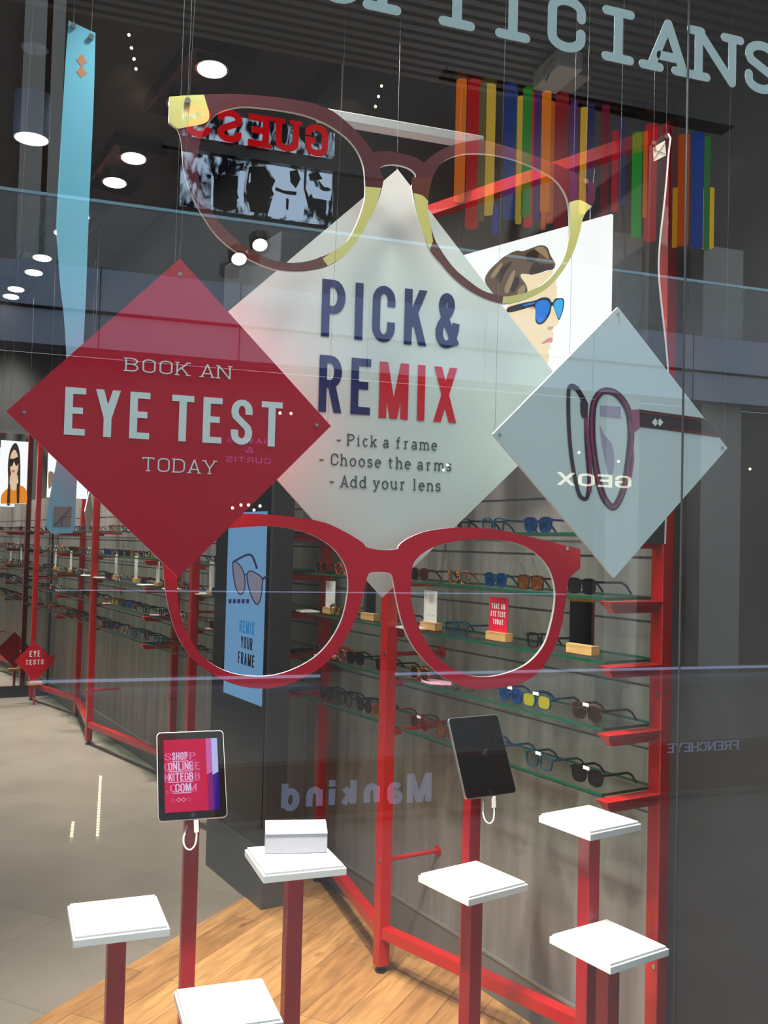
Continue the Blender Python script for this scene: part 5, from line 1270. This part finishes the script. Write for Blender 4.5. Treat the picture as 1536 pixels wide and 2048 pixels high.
for q_ in ([(890, 590), (940, 580), (960, 640), (930, 700), (895, 660)], [(800, 690), (850, 712), (935, 722), (930, 745), (860, 735), (798, 712)], [(868, 760), (885, 770), (880, 840), (866, 830)], [(985, 560), (1000, 565), (992, 700), (1030, 800), (1012, 835), (980, 700)]): vp(q_, M_vd, .008)
for q_ in ([(632, 560), (735, 560), (780, 640), (786, 720), (748, 790), (740, 860), (640, 850), (610, 700)], [(408, 640), (470, 610), (560, 620), (552, 830), (480, 850), (402, 815)]): vp(q_, M_vd, .004)
for q_ in ([(572, 585), (612, 592), (596, 700), (598, 850), (575, 800), (556, 720)], [(392, 620), (404, 620), (398, 820), (386, 800)], [(632, 610), (642, 600), (640, 660), (628, 665)], [(1040, 600), (1164, 592), (1160, 700), (1110, 690)], [(1000, 640), (1060, 690), (1160, 720), (1150, 778), (1040, 760)]): vp(q_, M_vl, .006)
for q_ in ([(1010, 610), (1070, 590), (1100, 640), (1050, 650), (1020, 650)], [(1080, 700), (1130, 690), (1140, 720), (1100, 715)], [(430, 330), (480, 300), (500, 360), (450, 370)], [(700, 400), (780, 430), (760, 445), (690, 425)], [(985, 330), (1050, 340), (1040, 400), (990, 420), (960, 380)]): vp(q_, M_vd, .009)

# mirrored shop names
mir_text('HAWES', 'thin', (541, 889), (455, 884), (541, 879), glow('violet_sign', rgb(180, 110, 200), 3), 'shop_sign', 'thin violet lettering HAWES mirrored on the crimson diamond')
mir_text('&', 'thin', (506, 906), (491, 905), (506, 895), MATS['violet_sign'], 'shop_sign', 'thin violet ampersand mirrored on the crimson diamond')
mir_text('CURTIS', 'thin', (541, 928), (452, 924), (541, 917), MATS['violet_sign'], 'shop_sign', 'thin violet lettering CURTIS mirrored on the crimson diamond')
mir_text('GEOX', 'wide', (1262, 977), (1114, 971), (1262, 952), glow('cream_sign', rgb(255, 245, 215), 4.5), 'shop_sign', 'cream lettering GEOX mirrored on the smaller pale diamond')
M_bluesign = glow('pale_blue_sign', rgb(150, 170, 210), 1.6)
mir_text('Mankind', 'bold', (862, 1602), (558, 1636), (862, 1545), M_bluesign, 'shop_sign', 'pale blue lettering Mankind mirrored low in the glass', 5.2)
mir_text('FRENCHEYE', 'roman', (1476, 1498), (1334, 1507), (1476, 1480), M_bluesign, 'shop_sign', 'pale blue lettering FRENCHEYE mirrored at lower right', 5.2)
# low dark wall the two mirrored names are written on
yw = 5.24; wa, wb = mir_pt(1800, 1508, yw), mir_pt(440, 1508, yw)
u = MB(); zt3 = mir_pt(1000, 1508, yw).z
u.box(((wa.x + wb.x) / 2, wa.y - .05, zt3 / 2 + .03), wa.x - wb.x, .1, zt3 - .06); struct(u.obj('wall_low_mall', mat('dark_brown_low_wall', rgb(70, 58, 50), .5)))
# lit strips at the opposite shopfront's foot, and a counter edge made to glow
M_strip = glow('cool_strip_glow', rgb(170, 190, 235), 2.4)
for i, (x0, y0, x1, y1, h) in enumerate(((640, 1349, 60, 1367, .03), (1700, 1332, 790, 1345, .03), (1130, 1186, 110, 1183, .012))):
    a, b_ = mir_pt(x0, y0, YV - .3), mir_pt(x1, y1, YV - .3)
    u = MB(); u.box(((a.x + b_.x) / 2, a.y, (a.z + b_.z) / 2), abs(a.x - b_.x), .03, h)
    tag(u.obj('shopfront_strip', M_strip), ['cool white light strip low in the mirrored shopfront, left half', 'cool white light strip low in the mirrored shopfront, right half', 'fine pale counter edge made to glow across the mirrored shopfront'][i], 'light strip')
# coloured tubes
SL = [(898, 912, 185, 415, (240, 120, 30)), (917, 935, 200, 470, (190, 20, 30)), (934, 943, 210, 460, (110, 100, 60)), (950, 969, 195, 440, (226, 190, 70)), (965, 975, 442, 482, (40, 60, 160)), (985, 1002, 210, 455, (30, 60, 130)), (1003, 1012, 215, 450, (70, 150, 40)), (1014, 1020, 230, 462, (220, 180, 60)), (1021, 1033, 212, 450, (40, 140, 50)), (1035, 1046, 215, 465, (200, 26, 40)), (1048, 1055, 215, 455, (70, 40, 110)), (1058, 1070, 220, 440, (236, 130, 20)), (1064, 1072, 441, 470, (230, 100, 20)), (1074, 1082, 240, 460, (200, 90, 20)), (1085, 1103, 225, 470, (140, 20, 36)), (1105, 1112, 240, 450, (90, 80, 60)), (1118, 1127, 240, 450, (90, 36, 110)), (1133, 1141, 255, 445, (226, 180, 40)), (1152, 1165, 240, 440, (40, 40, 90)), (1180, 1190, 230, 450, (120, 24, 50)), (1195, 1204, 300, 440, (190, 30, 50)), (1215, 1228, 270, 420, (60, 60, 100)), (1240, 1254, 300, 487, (30, 160, 50)), (1256, 1261, 300, 452, (220, 110, 30)), (1271, 1288, 280, 492, (190, 40, 50)), (1300, 1311, 290, 496, (110, 10, 36)), (1313, 1320, 410, 510, (190, 150, 40)), (1336, 1352, 300, 500, (190, 80, 20)), (1358, 1375, 300, 508, (10, 60, 150)), (1376, 1383, 310, 515, (40, 120, 50)), (1384, 1402, 405, 506, (236, 190, 30))]
lt = thing('colour_tube_display', 'row of lit coloured tubes of uneven length, mirrored behind the red top rail', 'light display', mir_pt(1150, 520))
for i, (x0, x1, y0, y1, c) in enumerate(SL):
    a, b_ = mir_pt(x0, y0), mir_pt(x1, y1); cx_ = (a.x + b_.x) / 2; yy2 = a.y + .25 + .06 * (i % 3); k_ = 1
    zt4, zb4 = mir_pt((x0 + x1) / 2, y0).z, mir_pt((x0 + x1) / 2, y1).z
    u = MB(); r_ = abs(a.x - b_.x) / 2; u.cyl((cx_, yy2, zb4), (cx_, yy2, zt4 + .1), r_, 10)
    u.obj('tube', glow('tube_colour', rgb(*c), 2.6), lt, True)
u = MB(); a, b_ = mir_pt(890, 195), mir_pt(1410, 300); u.box(((a.x + b_.x) / 2, a.y + .3, a.z + .15), abs(a.x - b_.x) + .3, .3, .06); u.obj('hanging_bar', M_black, lt, True)
# little ceiling bulbs and downlights of the mall
M_bulb = glow('warm_bulb', (1, .75, .45, 1), 22)
for i, (px, py) in enumerate(((258, 70), (263, 96), (268, 118), (272, 138), (763, 172), (757, 193), (751, 213), (465, 1016), (482, 1010), (497, 1010), (508, 1020), (520, 1012), (895, 930), (887, 940), (1237, 923), (1500, 938), (1158, 905), (560, 826), (582, 827))):
    q = mir_pt(px, py, YV - .6); u = MB(); u.ball(q, .017, 6)
    tag(u.obj('mall_bulb', M_bulb), 'tiny warm bulb glinting in the window reflection', 'light bulb', 'tiny mirrored bulbs')
M_down = glow('mall_downlight_glow', (1, .97, .92, 1), 14)
for i, (px, py) in enumerate(((520, 490), (478, 518))):
    q = mir_pt(px, py, YV - .4); t = thing('mall_downlight', ['round mall downlight mirrored inside the left lens opening of the top spectacles', 'round mall downlight mirrored just below the brown spectacle rim'][i], 'ceiling light', q + UZ * .12)
    n = Vector((0, .75, -1)).normalized()
    u = MB(); u.cyl(q, q - n * .12, .12, 18); u.obj('housing', M_black, t, True)
    u = MB(); u.cyl(q + n * .004, q, .085, 18); u.obj('lamp_face', M_down, t, True)
# warm wall washers on the upper facade
for px, py in ((255, 225), (285, 265), (712, 285), (1500, 390)):
    q = mir_pt(px, py, YV + .2); lamp('facade_washer', 'SPOT', q + Vector((0, .1, .8)), 12, (1, .7, .4), .04, math.radians(70), .8, target=q + Vector((0, -.5, 0)))

# dotted light strips in the mall floor
for i, (x0, y0, x1, y1, n) in enumerate(((201, 1553, 195, 1670, 26), (146, 1645, 143, 1672, 6))):
    a, b_ = at_z(x0, y0, .012), at_z(x1, y1, .012); u = MB()
    for k_ in range(n):
        p = a.lerp(b_, k_ / (n - 1)); u.box((p.x, 2 * GLASS_Y - p.y, .012), .016, .022, .006)
    tag(u.obj('floor_light_strip', MATS.get('floor_led') or glow('floor_led', (1, .85, .6, 1), 7)), ['longer dotted line of tiny floor lights mirrored over the grey tiles', 'shorter dotted line of tiny floor lights mirrored at the left'][i], 'light strip')
